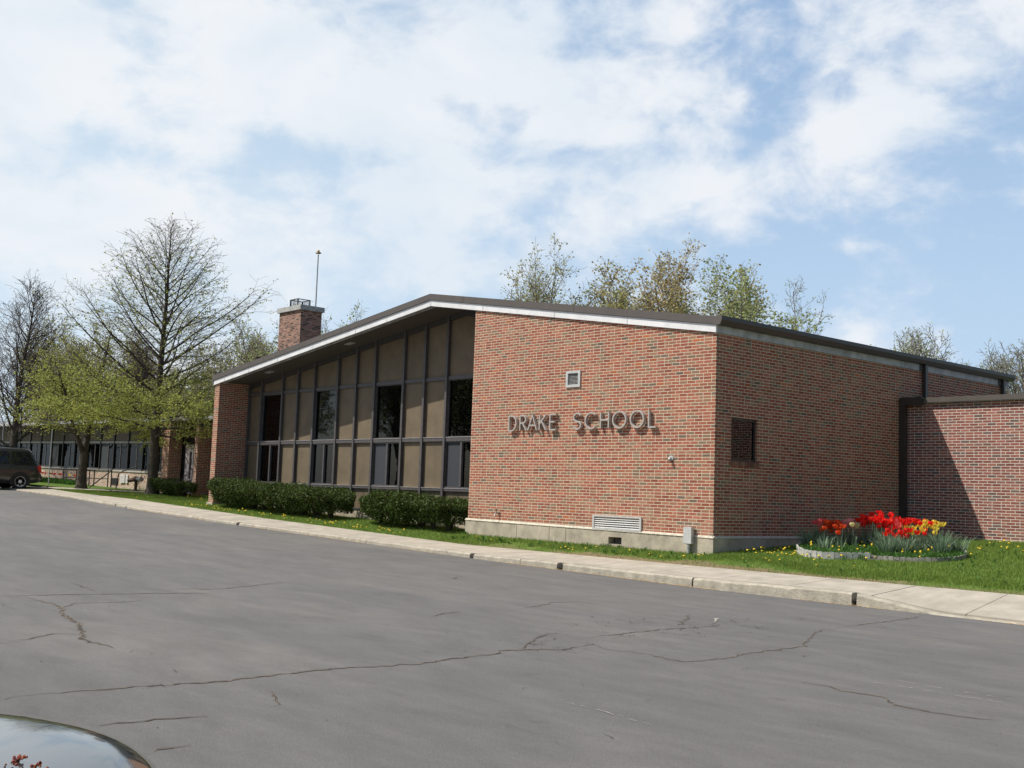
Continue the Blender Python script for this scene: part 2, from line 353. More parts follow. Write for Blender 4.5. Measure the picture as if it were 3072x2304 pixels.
# ------------------------------------------------------------------ terrain
ZK = [(-60, -.1), (-45, -.15), (-36, -.25), (-28.5, -.44), (-22.4, -.69), (-15.5, -.89), (-4.5, -1.15), (1.6, -1.26), (8, -1.29)]
ZB = [(-60, 0), (-45, -.05), (-36, -.16), (-32, -.29), (-26, -.41), (-16.4, -.73), (-6.8, -.98), (0, -1.0), (6, -1.0)]
ZW = [(-60, .1), (-48, .1), (-34, -.2), (-28, -.26), (-22, -.45), (-14, -.65), (-8, -.75), (0, -.79)]
KH = [(-36, .05), (-28, .07), (-15, .08), (-4.5, .10), (0, .15), (4.8, .20), (6.3, .02), (8, .012)]
def lerp(tab, x):
    if x <= tab[0][0]: return tab[0][1]
    for (a, u), (b, v) in zip(tab, tab[1:]):
        if x <= b: return u + (v - u) * (x - a) / (b - a)
    return tab[-1][1]
def TZ(x, y):
    zb = lerp(ZB, x)
    if y <= -2.6: return lerp(ZK, x)
    if y <= -1.1: return zb - .08 + .08 * (y + 2.6) / 1.5
    if x >= 0:
        wt = min(x / 3, 1); yy = min(y, 7.38)
        a = zb + (-.79 - zb) * (y + 1.1) / 1.1 if y < 0 else -.79 + .37 * yy / 7.38
        b = zb + (-.42 - zb) * (yy + 1.1) / 8.48
        return a * (1 - wt) + b * wt + (.10 * math.sin(math.pi * (y + 1.1) / 8.48) * min(x / 1.2, 1) if y < 7.38 else 0)
    zw = lerp(ZW, x)
    return zb + (zw - zb) * min(1, (y + 1.1) / (4.7 if x < -22.4 else 1.3))
def grid(name, xs, ys, zf, material, dz=0):
    m = MB(); nx = len(xs)
    m.v = [(x, y, zf(x, y) + dz) for y in ys for x in xs]
    m.f = [(j * nx + i, j * nx + i + 1, (j + 1) * nx + i + 1, (j + 1) * nx + i) for j in range(len(ys) - 1) for i in range(nx - 1)]
    return m.build(name, material)
def frange(a, b, s):
    n = max(1, int(round((b - a) / s))); return [a + (b - a) * i / n for i in range(n + 1)]
gx = [-900, -300, -120, -80] + frange(-60, 12, 1.0) + [20, 40, 80, 200, 900]
gy = [-900, -300, -100, -40, -2.6, -1.1, -.2, 0, 1.3, 2.4, 3.6, 5, 7.38, 12, 30, 80, 300, 900]
tag(grid('ground', gx, gy, TZ, mat('far_ground', (.09, .12, .04), .95, vary=.3, vscale=.3), -.09), kind='structure')
asp = tag(grid('parking_lot', [-200, -60, -45, -36, -28.5, -22.4, -15.5, -4.5, 1.6, 8, 60, 200], [-200, -60, -20, -10, -5, -2.55], lambda x, y: lerp(ZK, x), M_asph), kind='structure')
tag(grid('driveway', [-140, -60, -45, -36.4], [-2.55, 0.6], lambda x, y: lerp(ZK, x) + .01, M_asph), kind='structure')
lx = frange(-36.4, 14, .4); ly = frange(-1.1, 3.6, .25)
lawn = tag(grid('lawn', lx, ly, TZ, M_lawn, .004), kind='structure')
tag(grid('lawn', frange(0, 40, .5), frange(3.6, 7.36, .3), TZ, M_lawn, .004), kind='structure')
tag(grid('lawn', frange(-120, -36.4, 2), frange(.6, 4, .4), TZ, M_lawn, .006), kind='structure')
# front sidewalk: slabs with real joints, side by side
sw = MB(); rj = random.Random(3)
xsj = [-36.2]
while xsj[-1] < 60: xsj.append(xsj[-1] + 1.53)
joints_x = [x for x in xsj]
for a, b in zip(xsj, xsj[1:]):
    g = .006 if abs(b - 4.9) > .8 else .012
    sub = [a + g + (b - a - 2 * g) * i / 6 for i in range(7)]
    for u, v in zip(sub, sub[1:]):
        q = []
        for x, y in ((u, -2.44), (v, -2.44), (v, -1.1), (u, -1.1)):
            zf = lerp(ZK, x) + lerp(KH, x); zb = lerp(ZB, x) + .015
            q.append((x, y, zf + (zb - zf) * (y + 2.6) / 1.5))
        sw.quad(*q)
        sw.quad((u, -2.44, -1.6), (v, -2.44, -1.6), q[1], q[0]); sw.quad(q[3], q[2], (v, -1.1, -1.6), (u, -1.1, -1.6))
tag(sw.build('sidewalk', M_walk), kind='structure')
base = MB()
for a, b in zip(xsj, xsj[1:]):
    q = []
    for x, y in ((a, -2.58), (b, -2.58), (b, -1.12), (a, -1.12)):
        zf = lerp(ZK, x) + lerp(KH, x); zb = lerp(ZB, x); q.append((x, y, zf + (zb - zf) * (y + 2.6) / 1.5 - .09))
    base.quad(*q)
tag(base.build('sidewalk_bed', M_dark), kind='structure')
# kerb: cast lengths with chipped joints
kb = MB(); cuts = [(-36.2, 0), (-31.2, .05), (-28.7, .0), (-24.2, .09), (-23.3, .09), (-18.2, .03), (-15.3, .17), (-11.0, .03), (-8.7, .03), (-4.6, .13), (-3.0, .02), (-1.8, .17), (1.62, .04), (4.88, .09), (8.2, .02), (12, .02), (18, .02), (30, .02), (60, 0)]
rk = random.Random(5)
for (a, ga), (b, gb) in zip(cuts, cuts[1:]):
    x0 = a + ga / 2; x1 = b - gb / 2; xs = frange(x0, x1, .12)
    rows = []
    for x in xs:
        zb = lerp(ZK, x) - .2; zt = lerp(ZK, x) + lerp(KH, x); c = rk.uniform(0, .016) + (.02 if rk.random() < .06 else 0); sl_ = .012
        rows.append([(x, -2.6 + rk.uniform(-.004, .006), zb), (x, -2.6 + sl_ + rk.uniform(0, .008), zt - .02 - c), (x, -2.6 + .035 + c, zt + .001), (x, -2.445, zt + .004), (x, -2.445, zb)])
    n0 = len(kb.v)
    for r_ in rows: kb.v += r_
    for i in range(len(rows) - 1):
        for j in range(4): kb.f.append((n0 + i * 5 + j, n0 + (i + 1) * 5 + j, n0 + (i + 1) * 5 + j + 1, n0 + i * 5 + j + 1))
    kb.f.append(tuple(n0 + j for j in range(5))); kb.f.append(tuple(n0 + (len(rows) - 1) * 5 + j for j in reversed(range(5))))
tag(kb.build('kerb', M_kerb), kind='structure')
# straw and dead leaf litter in the gutter line
ltt = MB(); rl = random.Random(12)
for i in range(5200):
    x = rl.uniform(-34, 9); y = -2.6 - abs(rl.gauss(0, .035)) - .005; z = lerp(ZK, x) + rl.uniform(.004, .016)
    if math.sin(x * 1.7) + math.sin(x * .63 + 2) + rl.uniform(-1, 1) < -.1: continue
    a = rl.uniform(-.6, .6); l = rl.uniform(.012, .035); wd = rl.uniform(.003, .008)
    dx, dy = math.cos(a) * l, math.sin(a) * l
    ltt.quad((x, y, z), (x + dx, y + dy, z + .004), (x + dx - dy * wd / l, y + dy + wd, z + .008), (x, y + wd, z + .004))
tag(ltt.build('gutter_litter', mat('litter', (.34, .21, .07), .9, island=.5)), 'dry brown seed litter along the foot of the kerb', 'litter', kind='stuff')
# walk from the kerb end to the entrance
wk = MB()
wp = [(-36.1, -2.3), (-35.6, -1.0), (-34.4, 1.0), (-32.4, 2.6), (-30.2, 3.4)]
for (a, b), (c, d) in zip(wp, wp[1:]):
    L = math.hypot(c - a, d - b); nx_, ny_ = -(d - b) / L * .75, (c - a) / L * .75
    q = [(a + nx_, b + ny_), (a - nx_, b - ny_), (c - nx_, d - ny_), (c + nx_, d + ny_)]
    wk.poly([(x, y, TZ(x, y) + .05) for x, y in q])
tag(wk.build('path', M_walk), kind='structure')

# cracks in the asphalt: thin dark tar and dirt filled strips, parts of the lot
CR_ = {'main': [(6.39, -15.91), (6.35, -15.8), (6.32, -15.75), (6.34, -15.48), (6.33, -15.28), (6.35, -15.22), (6.36, -14.91), (6.38, -14.73), (6.45, -14.43), (6.44, -14.11), (6.38, -13.79), (6.37, -13.49), (6.35, -13.06), (6.41, -12.63), (6.46, -12.29), (6.35, -11.81), (6.32, -11.51), (6.3, -11.16), (6.16, -11.05), (6.19, -10.8), (6.38, -10.43), (6.25, -9.79)],
 'main2': [(6.25, -9.79), (6.56, -9.96), (7.08, -9.81), (7.52, -9.89), (7.58, -9.82), (7.6, -9.25), (7.49, -8.83), (7.43, -7.68), (7.15, -7.23), (6.88, -6.69), (6.58, -6.03), (6.55, -5.51)],
 'm3': [(6.19, -10.8), (5.73, -10.23), (5.43, -9.71), (5.36, -9.49)], 'm4': [(5.79, -9.46), (5.77, -8.99), (5.71, -8.52), (5.67, -7.92), (5.73, -7.6), (5.7, -6.97)],
 'm5': [(6.55, -5.51), (6.46, -4.73), (6.38, -3.75), (6.27, -3.03)], 'm7': [(8.82, -9.87), (9.11, -9.87), (9.43, -9.93), (9.69, -9.91), (9.99, -10.18), (10.36, -10.18), (10.59, -10.14), (10.8, -10.05)],
 'l1': [(-.28, -13.84), (-.26, -13.14), (-.11, -12.29), (-.06, -11.87), (.18, -11.02)], 'l2': [(-.14, -13.58), (.64, -13.51), (1.1, -13.57), (1.63, -13.75), (2.46, -13.87), (3.66, -14.3), (4.36, -14.27)],
 'l3': [(3.49, -15.01), (3.48, -14.75), (3.2, -14.4), (3.33, -14.19)], 'l4': [(1.1, -13.57), (.68, -13.25), (.72, -12.78), (.63, -12.39)],
 'l5': [(7.54, -15.72), (7.56, -15.57), (7.58, -15.43), (7.56, -15.36), (7.62, -15.18), (7.61, -15.06), (7.65, -14.95)], 'l6': [(7.03, -14.14), (7.27, -14.2), (7.37, -14.27), (7.51, -14.32)],
 'l7': [(-1.76, -12.6), (-1.55, -12.42), (-.57, -12.51)], 'l8': [(-.6, -11.76), (-.39, -11.01), (-.36, -10.67), (-.84, -9.66), (-1.01, -9.0)],
 'r1': [(3.17, -8.12), (3.03, -7.64), (2.74, -7.09), (2.8, -6.62), (3.18, -6.56)], 'r2': [(5.53, -7.5), (5.23, -7.14), (4.9, -6.6)], 'r3': [(-.74, -6.65), (-.75, -6.17), (-1.09, -5.7)],
 'r4': [(3.53, -9.93), (3.32, -9.59), (3.14, -9.11)], 'r5': [(8.41, -15.7), (8.35, -15.56), (8.38, -15.43)]}
WD = {'main': .0135, 'main2': .009, 'l1': .014, 'l2': .02, 'm3': .012}
rc = random.Random(21)
def jag(pts, amp, step):
    out = []
    for (a, b), (c, d) in zip(pts, pts[1:]):
        n = max(1, int(math.hypot(c - a, d - b) / step))
        for i in range(n): t = i / n; out.append((a + (c - a) * t + rc.gauss(0, amp), b + (d - b) * t + rc.gauss(0, amp)))
    out.append(pts[-1]); return out
def strip(mb, pts, wd, z, taper=True, gaps=0.0):
    n = len(pts)
    for i in range(n - 1):
        if rc.random() < gaps: continue
        (a, b), (c, d) = pts[i], pts[i + 1]; L = math.hypot(c - a, d - b) or 1; nx_, ny_ = -(d - b) / L, (c - a) / L
        w0 = wd * rc.uniform(.3, 1.0) * (min(1, 4 * i / n + .2, 4 * (n - 1 - i) / n + .2) if taper else 1); w1 = w0 * rc.uniform(.6, 1.3)
        mb.quad((a + nx_ * w0, b + ny_ * w0, lerp(ZK, a) + z), (a - nx_ * w0, b - ny_ * w0, lerp(ZK, a) + z), (c - nx_ * w1, d - ny_ * w1, lerp(ZK, c) + z), (c + nx_ * w1, d + ny_ * w1, lerp(ZK, c) + z))
M_crack = mat('crack_dark', (.045, .039, .034), 1.0); M_crackd = mat('crack_dust', (.155, .125, .095), 1.0, vary=.2, vscale=8)
for k, pts in CR_.items():
    wd = WD.get(k, .009); jp = jag(pts, .016, .07)
    if wd > .008:
        m = MB(); strip(m, jp, wd * 1.8, .004); m.build('crack_edge', M_crackd, asp)
    m = MB(); strip(m, jp, wd * .45, .008, gaps=.12); m.build('crack', M_crack, asp)
m = MB()          # crazed patch near the kerb and small flakes
for i in range(60):
    x, y = rc.gauss(5.4, .45), rc.gauss(-7.6, 1.0); a = rc.uniform(0, 6.28); l = rc.uniform(.15, .5)
    strip(m, jag([(x, y), (x + math.cos(a) * l, y + math.sin(a) * l)], .02, .06), .006, .008, gaps=.2)
for i in range(50):
    x, y = rc.gauss(6.1, .4), rc.gauss(-10.2, .45); a = rc.uniform(0, 6.28); l = rc.uniform(.1, .35)
    strip(m, jag([(x, y), (x + math.cos(a) * l, y + math.sin(a) * l)], .015, .05), .005, .008, gaps=.2)
for i in range(150):
    x, y = rc.uniform(-1, 11), rc.uniform(-16, -4); a = rc.uniform(0, 6.28); l = rc.uniform(.05, .25)
    strip(m, jag([(x, y), (x + math.cos(a) * l, y + math.sin(a) * l)], .012, .04), .004, .008)
m.build('crack', M_crack, asp)
m = MB()          # pale scuffs and drag marks
for pts in ([(8.75, -9.04), (9.35, -8.97), (9.86, -9.03), (10.49, -9.0), (12, -8.95)], [(9.04, -9.31), (9.53, -9.25), (10.18, -9.26), (10.58, -9.2)], [(8.36, -12.41), (8.85, -12.43), (9.49, -12.52)]):
    strip(m, jag(pts, .01, .05), .007, .006, gaps=.45)
for i in range(34):
    x, y = rc.uniform(-2, 11), rc.uniform(-15, -3.5); a = rc.gauss(.75, .4); l = rc.uniform(.03, .16)
    strip(m, [(x, y), (x + math.cos(a) * l, y + math.sin(a) * l)], .011, .006)
strip(m, jag([(5.45, -6.75), (5.15, -6.35)], .01, .1), .035, .006)
m.build('scuff_mark', mat('scuff', (.36, .33, .29), 1.0), asp)
stn = MB()
for i in range(45):
    x, y = rc.uniform(1, 12), rc.uniform(-16, -3); stn.blob((x, y, lerp(ZK, x) + .002), rc.uniform(.003, .008), i, n1=5, n2=3, rough=.3)
tag(stn.build('pebble', mat('pebble', (.12, .1, .08), .9, island=.8)), 'scattered tiny stones on the parking lot', 'stones', kind='stuff')
m = MB(); m.quad((-36.3, -2.62, lerp(ZK, -36.3) + .012), (-36.3, -2.74, lerp(ZK, -36.3) + .012), (-46, -2.74, lerp(ZK, -46) + .012), (-46, -2.62, lerp(ZK, -46) + .012)); m.build('painted_line', mat('yellow_paint', (.62, .52, .16), .8, vary=.2), asp)

# ------------------------------------------------------------------ main hall
hall = thing('school_hall', (-11, 6, -.8), 'red brick school hall with low gable roof, white fascia and tan panelled window wall', 'building')
XA, XL, XR = -9.84, -22.45, 0.0
def wb(x): return 5.33 - (x - XA) * (5.33 - 3.78) / 9.84 if x > XA else 5.33 - (XA - x) * (5.33 - 3.78) / (XA - (-22.3))   # underside of white fascia
# front and side brick with openings -------------------------------------------------
def wall_cells(mb, axis, const, us, vs, holes, top=None, flip=False, depth=.12):
    def P(u, v, d=0): return (u, const + d, v) if axis == 'y' else (const - d, u, v)
    us = sorted(set(us + [h[0] for h in holes] + [h[1] for h in holes])); vs = sorted(set(vs + [h[2] for h in holes] + [h[3] for h in holes]))
    for i in range(len(us) - 1):
        for j in range(len(vs) - 1):
            a, b, c, d = us[i], us[i + 1], vs[j], vs[j + 1]
            if any(a >= h[0] - 1e-6 and b <= h[1] + 1e-6 and c >= h[2] - 1e-6 and d <= h[3] + 1e-6 for h in holes): continue
            mb.quad(P(a, c), P(b, c), P(b, d), P(a, d))
        if top: a, b, c = us[i], us[i + 1], vs[-1]; mb.quad(P(a, c), P(b, c), P(b, top(b)), P(a, top(a)))
    for (a, b, c, d) in holes:
        mb.quad(P(a, c), P(a, d), P(a, d, depth), P(a, c, depth)); mb.quad(P(b, c, depth), P(b, d, depth), P(b, d), P(b, c))
        mb.quad(P(a, c), P(a, c, depth), P(b, c, depth), P(b, c)); mb.quad(P(a, d, depth), P(a, d), P(b, d), P(b, d, depth))
m = MB(); GR = (-3.40, -1.98, -.40, -.14)
wall_cells(m, 'y', 0, [-7.94, -5, 0], [-.60, 3.7], [(-4.40, -4.02, 2.88, 3.18), (-3.36, -2.0, -.40, -.17)], top=lambda x: wb(x) + .06)
m.quad((-7.94, 0, -.6), (-7.94, 0, wb(-7.94) + .06), (-7.94, 1.3, wb(-7.94) + .06), (-7.94, 1.3, -.6))
m.build('wall', M_brick, hall)
m = MB(); wall_cells(m, 'x', 0, [0, 12.9], [-.6, 3.95], [(.54, 1.45, 1.13, 2.05)], depth=.10); m.build('wall', M_brick, hall)
m = MB(); m.quad((-22.4, 12.9, -.6), (0, 12.9, -.6), (0, 12.9, 3.9), (-22.4, 12.9, 3.9)); m.quad((-22.4, 1.24, -.6), (-22.4, 12.9, -.6), (-22.4, 12.9, 3.85), (-22.4, 1.24, 3.85)); m.build('wall', M_brick, hall)
m = MB(); m.prism([(-22.38, -.7), (-22.03, -.7), (-22.03, wb(-22.03) + .05), (-22.38, wb(-22.38) + .05)], 'y', 0, 1.24); m.build('wing_wall', M_brick, hall)
m = MB(); m.box(-22.43, -21.98, -.05, 1.18, -1.2, -.36); m.build('foundation', M_conc, hall)
# concrete foundation
m = MB(); H0 = (-2.92, -2.52, -.745, -.59)
def btop(x): return -.44 + (-.065) * 0 + (-x) * (.06 / 7.94)
wall_cells(m, 'y', -.03, [-8.0, 0.03], [-1.3, -.50], [H0], top=lambda x: btop(x) - .03, depth=.2)
m.quad((.03, -.03, -1.3), (.03, 13, -1.3), (.03, 13, -.43), (.03, -.03, -.47))
m.quad((-8.0, -.03, -1.3), (-8.0, -.03, btop(-8) - .03), (-8.0, 1.3, btop(-8) - .03), (-8.0, 1.3, -1.3))
m.build('foundation', M_conc, hall)
m = MB(); rr = random.Random(2)
xs = frange(-8.02, .04, .12)
for a, b in zip(xs, xs[1:]):
    m.quad((a, -.045 + rr.uniform(-.004, .004), btop(a) - .035), (b, -.045 + rr.uniform(-.004, .004), btop(b) - .035), (b, .0, btop(b) + .012), (a, .0, btop(a) + .012))
ys = frange(-.04, 12.9, .2)
for a, b in zip(ys, ys[1:]): m.quad((.045, a, -.475), (.045, b, -.475), (0, b, -.425), (0, a, -.425))
m.build('foundation_lip', M_conclip, hall)
for x in (-6.02, -4.86, -4.30):
    m = MB(); m.box(x, x + .012, -.034, -.028, -1.2, btop(x) - .05); m.build('foundation_joint', mat('joint_brown', (.2, .17, .12), 1), hall)
m = MB(); m.box(-2.92, -2.52, .16, .17, -.745, -.59)
m.build('hatch', M_black, hall)
m = MB()
for i in range(6): m.box(-2.84, -2.54, .10, .11, -.735 + i * .02, -.725 + i * .02)
m.build('hatch_grille', M_mull, hall)
m = MB(); m.box(-22.03, -7.94, 1.19, 1.5, -1.3, -.36); m.build('foundation', M_conc, hall)
# small wall vent
v = MB(); fr = (-4.45, -3.97, 2.83, 3.22)
v.box(fr[0], fr[1], -.03, 0.02, fr[2], fr[2] + .06); v.box(fr[0], fr[1], -.03, .02, fr[3] - .06, fr[3]); v.box(fr[0], fr[0] + .07, -.03, .02, fr[2] + .06, fr[3] - .06); v.box(fr[1] - .07, fr[1], -.03, .02, fr[2] + .06, fr[3] - .06)
vo = v.build('wall_vent', M_metal, hall)
v = MB()
for i in range(9): z = 2.895 + i * .031; v.prism([(-.005, z), (.03, z + .022), (.032, z + .019), (-.002, z - .004)], 'x', -4.38, -4.04)
v.build('louvre', M_galv, vo)
v = MB(); v.box(-4.4, -4.02, .045, .05, 2.88, 3.18); v.build('louvre_back', mat('vent_back', (.06, .09, .12), .6), vo)
# low louvred grille
v = MB(); g0, g1, g2, g3 = -3.43, -1.95, -.44, -.12
v.box(g0, g1, -.04, .02, g2, g2 + .035); v.box(g0, g1, -.04, .02, g3 - .035, g3); v.box(g0, g0 + .05, -.04, .02, g2 + .035, g3 - .035); v.box(g1 - .05, g1, -.04, .02, g2 + .035, g3 - .035)
vo = v.build('air_grille', M_metal, hall)
v = MB()
for i in range(5): z = -.395 + i * .048; v.prism([(-.03, z), (.03, z + .034), (.035, z + .03), (-.028, z - .006)], 'x', -3.38, -2.0)
v.build('louvre', mat('louvre_white', (.74, .73, .70), .5, vary=.1), vo)
v = MB(); v.box(-3.38, -2.0, .06, .07, -.41, -.15); v.build('louvre_back', M_black, vo)
# side window
v = MB(); a, b, c, d = .54, 1.45, 1.13, 2.05
for q in ((a, b, c, c + .05), (a, b, d - .05, d), (a, a + .05, c + .05, d - .05), (b - .05, b, c + .05, d - .05)): v.box(-.095, -.055, q[0], q[1], q[2], q[3])
wo_ = v.build('side_window', M_brownd, hall)
v = MB(); v.box(-.082, -.078, a + .05, b - .05, c + .05, d - .05); v.build('pane', M_glass, wo_)
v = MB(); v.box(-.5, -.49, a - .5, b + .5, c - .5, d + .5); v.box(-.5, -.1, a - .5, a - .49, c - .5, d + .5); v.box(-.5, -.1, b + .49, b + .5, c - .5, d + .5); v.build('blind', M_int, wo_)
v = MB()
for i in range(14): y = .50 + i * .071; v.box(-.06, .028, y, y + .062, 1.035, 1.125)
v.build('brick_sill', mat('sill_brick', (.22, .11, .07), .85, vary=.2, vscale=9, island=.3), hall)
# window wall -------------------------------------------------------------------------
YW = 1.22
def soff(x): return wb(x) + .05
mx_ = [-21.09, -19.65, -18.65, -17.6, -16.19, -15.14, -14.11, -12.61, -11.58, -10.53, -9.10, -8.07]
bays = [(-22.03, -21.09, 'p'), (-21.09, -19.65, 'w'), (-19.65, -18.65, 'p'), (-18.65, -17.6, 'p'), (-17.6, -16.19, 'w'), (-16.19, -15.14, 'p'), (-15.14, -14.11, 'p'), (-14.11, -12.61, 'w'), (-12.61, -11.58, 'p'), (-11.58, -10.53, 'p'), (-10.53, -9.10, 'w'), (-9.10, -7.94, 'p')]
for x in mx_ + [-21.99, -7.98]:
    v = MB(); v.prism([(x - .045, -.36), (x + .045, -.36), (x + .045, soff(x)), (x - .045, soff(x))], 'y', YW - .10, YW + .06); v.build('mullion', M_mull, hall)
for a, b, k in bays:
    a2, b2 = a + .045, b - .045
    for (z0, z1, py) in ((3.44, 3.54, .055), (1.70, 1.80, .07), (.30, .37, .07), (-.36, -.30, .05)):
        v = MB(); v.box(a2, b2, YW - py, YW + .05, z0, z1); t_ = v.build('transom', M_mull, hall)
        if z0 in (1.70, .30):
            v = MB(); v.box(a2, b2, YW - py - .012, YW + .02, z1 + .001, z1 + .016); v.build('sill_edge', M_sill, t_)
    v = MB(); v.prism([(a2, 3.54), (b2, 3.54), (b2, soff(b2)), (a2, soff(a2))], 'y', YW, YW + .03); v.build('panel', M_panel, hall)
    v = MB(); v.box(a2, b2, YW, YW + .03, -.30, .30); v.build('panel', M_panel, hall)
    if k == 'p':
        v = MB(); v.box(a2, b2, YW, YW + .03, 1.815, 3.44); v.build('panel', M_panel, hall)
        v = MB(); v.box(a2, b2, YW, YW + .03, .385, 1.70); v.build('panel', M_panel, hall)
    else:
        v = MB(); v.box(a2, b2, YW - .02, YW + .03, 1.816, 1.84); v.box(a2, b2, YW - .02, YW + .03, 3.42, 3.44); v.box(a2, a2 + .025, YW - .02, YW + .03, 1.84, 3.42); v.box(b2 - .025, b2, YW - .02, YW + .03, 1.84, 3.42)
        wf = v.build('window', M_mull, hall); v = MB(); v.box(a2 + .025, b2 - .025, YW + .015, YW + .02, 1.84, 3.42); v.build('pane', M_glass, wf)
        c = (a2 + b2) / 2 + .03; v = MB()
        v.box(a2, b2, YW - .05, YW + .03, .386, .425); v.box(a2, b2, YW - .05, YW + .03, 1.665, 1.70); v.box(a2, a2 + .03, YW - .05, YW + .03, .425, 1.665); v.box(b2 - .03, b2, YW - .05, YW + .03, .425, 1.665); v.box(c - .04, c + .035, YW - .055, YW + .03, .425, 1.665)
        wf = v.build('sliding_window', M_mull, hall)
        v = MB(); v.box(a2 + .03, c - .04, YW + .0, YW + .004, .425, 1.665); v.build('pane' if a < -20 else 'screen', M_glass if a < -20 or a == -17.6 else M_screen, wf)
        v = MB(); v.box(c + .035, b2 - .03, YW + .01, YW + .014, .425, 1.665); v.build('pane', M_glass, wf)
        if a == -17.6:
            v = MB(); n = 16
            for i in range(n):
                x0 = a2 + .15 + i * .03; v.quad((x0, YW + .12 + .03 * (i % 2), .40), (x0 + .03, YW + .12 + .03 * ((i + 1) % 2), .40), (x0 + .03, YW + .12 + .03 * ((i + 1) % 2), 1.69), (x0, YW + .12 + .03 * (i % 2), 1.69))
            v.build('curtain', M_curt, wf)
# dim interior
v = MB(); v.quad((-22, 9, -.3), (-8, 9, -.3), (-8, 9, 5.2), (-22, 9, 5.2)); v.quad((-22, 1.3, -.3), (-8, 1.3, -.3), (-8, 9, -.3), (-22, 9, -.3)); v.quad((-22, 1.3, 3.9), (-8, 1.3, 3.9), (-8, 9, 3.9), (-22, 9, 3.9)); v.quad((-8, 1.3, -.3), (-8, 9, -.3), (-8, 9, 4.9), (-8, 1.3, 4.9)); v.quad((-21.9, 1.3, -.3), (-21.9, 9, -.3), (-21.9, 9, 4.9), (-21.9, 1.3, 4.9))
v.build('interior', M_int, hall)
for y in (3.4,):
    v = MB(); v.box(-19.3, -18.1, y, y + .3, 3.3, 3.38); v.build('ceiling_lamp', mat('lamp_glow', (.8, .6, .25), .5, emit=((.85, .6, .2), .55)), hall)
# roof ----------------------------------------------------------------------------------
YE = 13.05
def gable(dz0, dz1, y0, y1, xl=XL, xr=.02):
    return [(xl, wb(xl) + dz0), (XA, 5.33 + dz0), (xr, wb(xr) + dz0), (xr, wb(xr) + dz1), (XA, 5.33 + dz1), (xl, wb(xl) + dz1)]
def gprism(dz0, dz1, y0, y1, name, material, xl=XL, xr=.02, parent=hall):
    v = MB(); p = gable(dz0, dz1, y0, y1, xl, xr)
    v.prism([p[0], p[1], p[4], p[5]], 'y', y0, y1); v.prism([p[1], p[2], p[3], p[4]], 'y', y0, y1); return v.build(name, material, parent)
gprism(.10, .30, .0, YE, 'roof', M_roof, xr=-.01)
gprism(0, .155, -.05, -.002, 'fascia', M_white)
v = MB()                                                # lapped seams in the white fascia
for x in (-21.6, -19.9, -18.0, -15.9, -13.5, -11.9, XA, -7.6, -4.9, -2.5):
    v = MB(); v.prism([(x - .012, wb(x) - .003), (x + .012, wb(x) - .003), (x + .012, wb(x) + .158), (x - .012, wb(x) + .158)], 'y', -.056, -.05); v.build('fascia_seam', mat('seam_white', (.6, .6, .6), .4), hall)
gprism(.156, .172, -.062, -.0, 'drip_edge', M_sill)
gprism(.172, .335, -.085, 0.0, 'roof_edge', M_brown, xl=XL - .02)
v = MB()
for x in (-18.9, -14.2, -8.4, -4.2): v = MB(); v.box(x, x + .008, -.088, -.08, wb(x) + .175, wb(x) + .33); v.build('roof_edge_seam', M_dark, hall)
gprism(.045, .10, .02, YW + .3, 'soffit', M_soffit, xl=XL + .08, xr=-7.9)
v = MB(); HB = .17
for a_, b_ in ((-22.03, XA), (XA, -7.95)): v.prism([(a_, wb(a_) + .05 - HB), (b_, wb(b_) + .05 - HB), (b_, wb(b_) + .05), (a_, wb(a_) + .05)], 'y', YW - .07, YW + .1)
v.build('head_beam', mat('head_dark', (.05, .045, .042), .6), hall)
v = MB(); p = [(-22.03, wb(-22.03) - .005), (XA, 5.325), (-7.95, wb(-7.95) - .005), (-7.95, wb(-7.95) + .045), (XA, 5.375), (-22.03, wb(-22.03) + .045)]
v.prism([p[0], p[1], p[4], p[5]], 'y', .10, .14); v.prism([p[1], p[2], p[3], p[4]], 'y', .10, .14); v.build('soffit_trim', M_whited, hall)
for x in (-19.9, -15.0, -9.0):
    v = MB(); v.prism([(x, wb(x) + .03), (x + .35, wb(x + .35) + .03), (x + .35, wb(x + .35) + .05), (x, wb(x) + .05)], 'y', .55, .75); v.build('soffit_light', M_whited, hall)
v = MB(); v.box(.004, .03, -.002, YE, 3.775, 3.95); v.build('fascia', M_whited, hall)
v = MB(); v.prism([(.03, 3.93), (.03, 4.115), (.19, 4.115), (.19, 4.03), (.15, 3.94)], 'y', -.08, YE + .08); v.build('gutter', M_brownd, hall)
v = MB(); v.prism([(.0, 3.925), (.0, 4.12), (.20, 4.12), (.20, 4.03), (.155, 3.93)], 'y', -.09, -.081); v.build('gutter_end', M_brown, hall)
v = MB(); v.box(-.2, .03, 0, YE, 3.96, 4.10); v.build('roof_edge', M_brownd, hall)
v = MB(); v.box(-22.55, -22.40, -.05, YE, 3.78, 4.08); v.build('fascia', M_brown, hall)
for yv in (8.35, 12.62):
    v = MB(); v.box(.035, .12, yv - .055, yv + .055, 2.95 if yv < 9 else 2.4, 3.96); v.box(.032, .055, yv - .20, yv - .06, 3.775, 3.93); v.build('downpipe', M_brownd, hall)

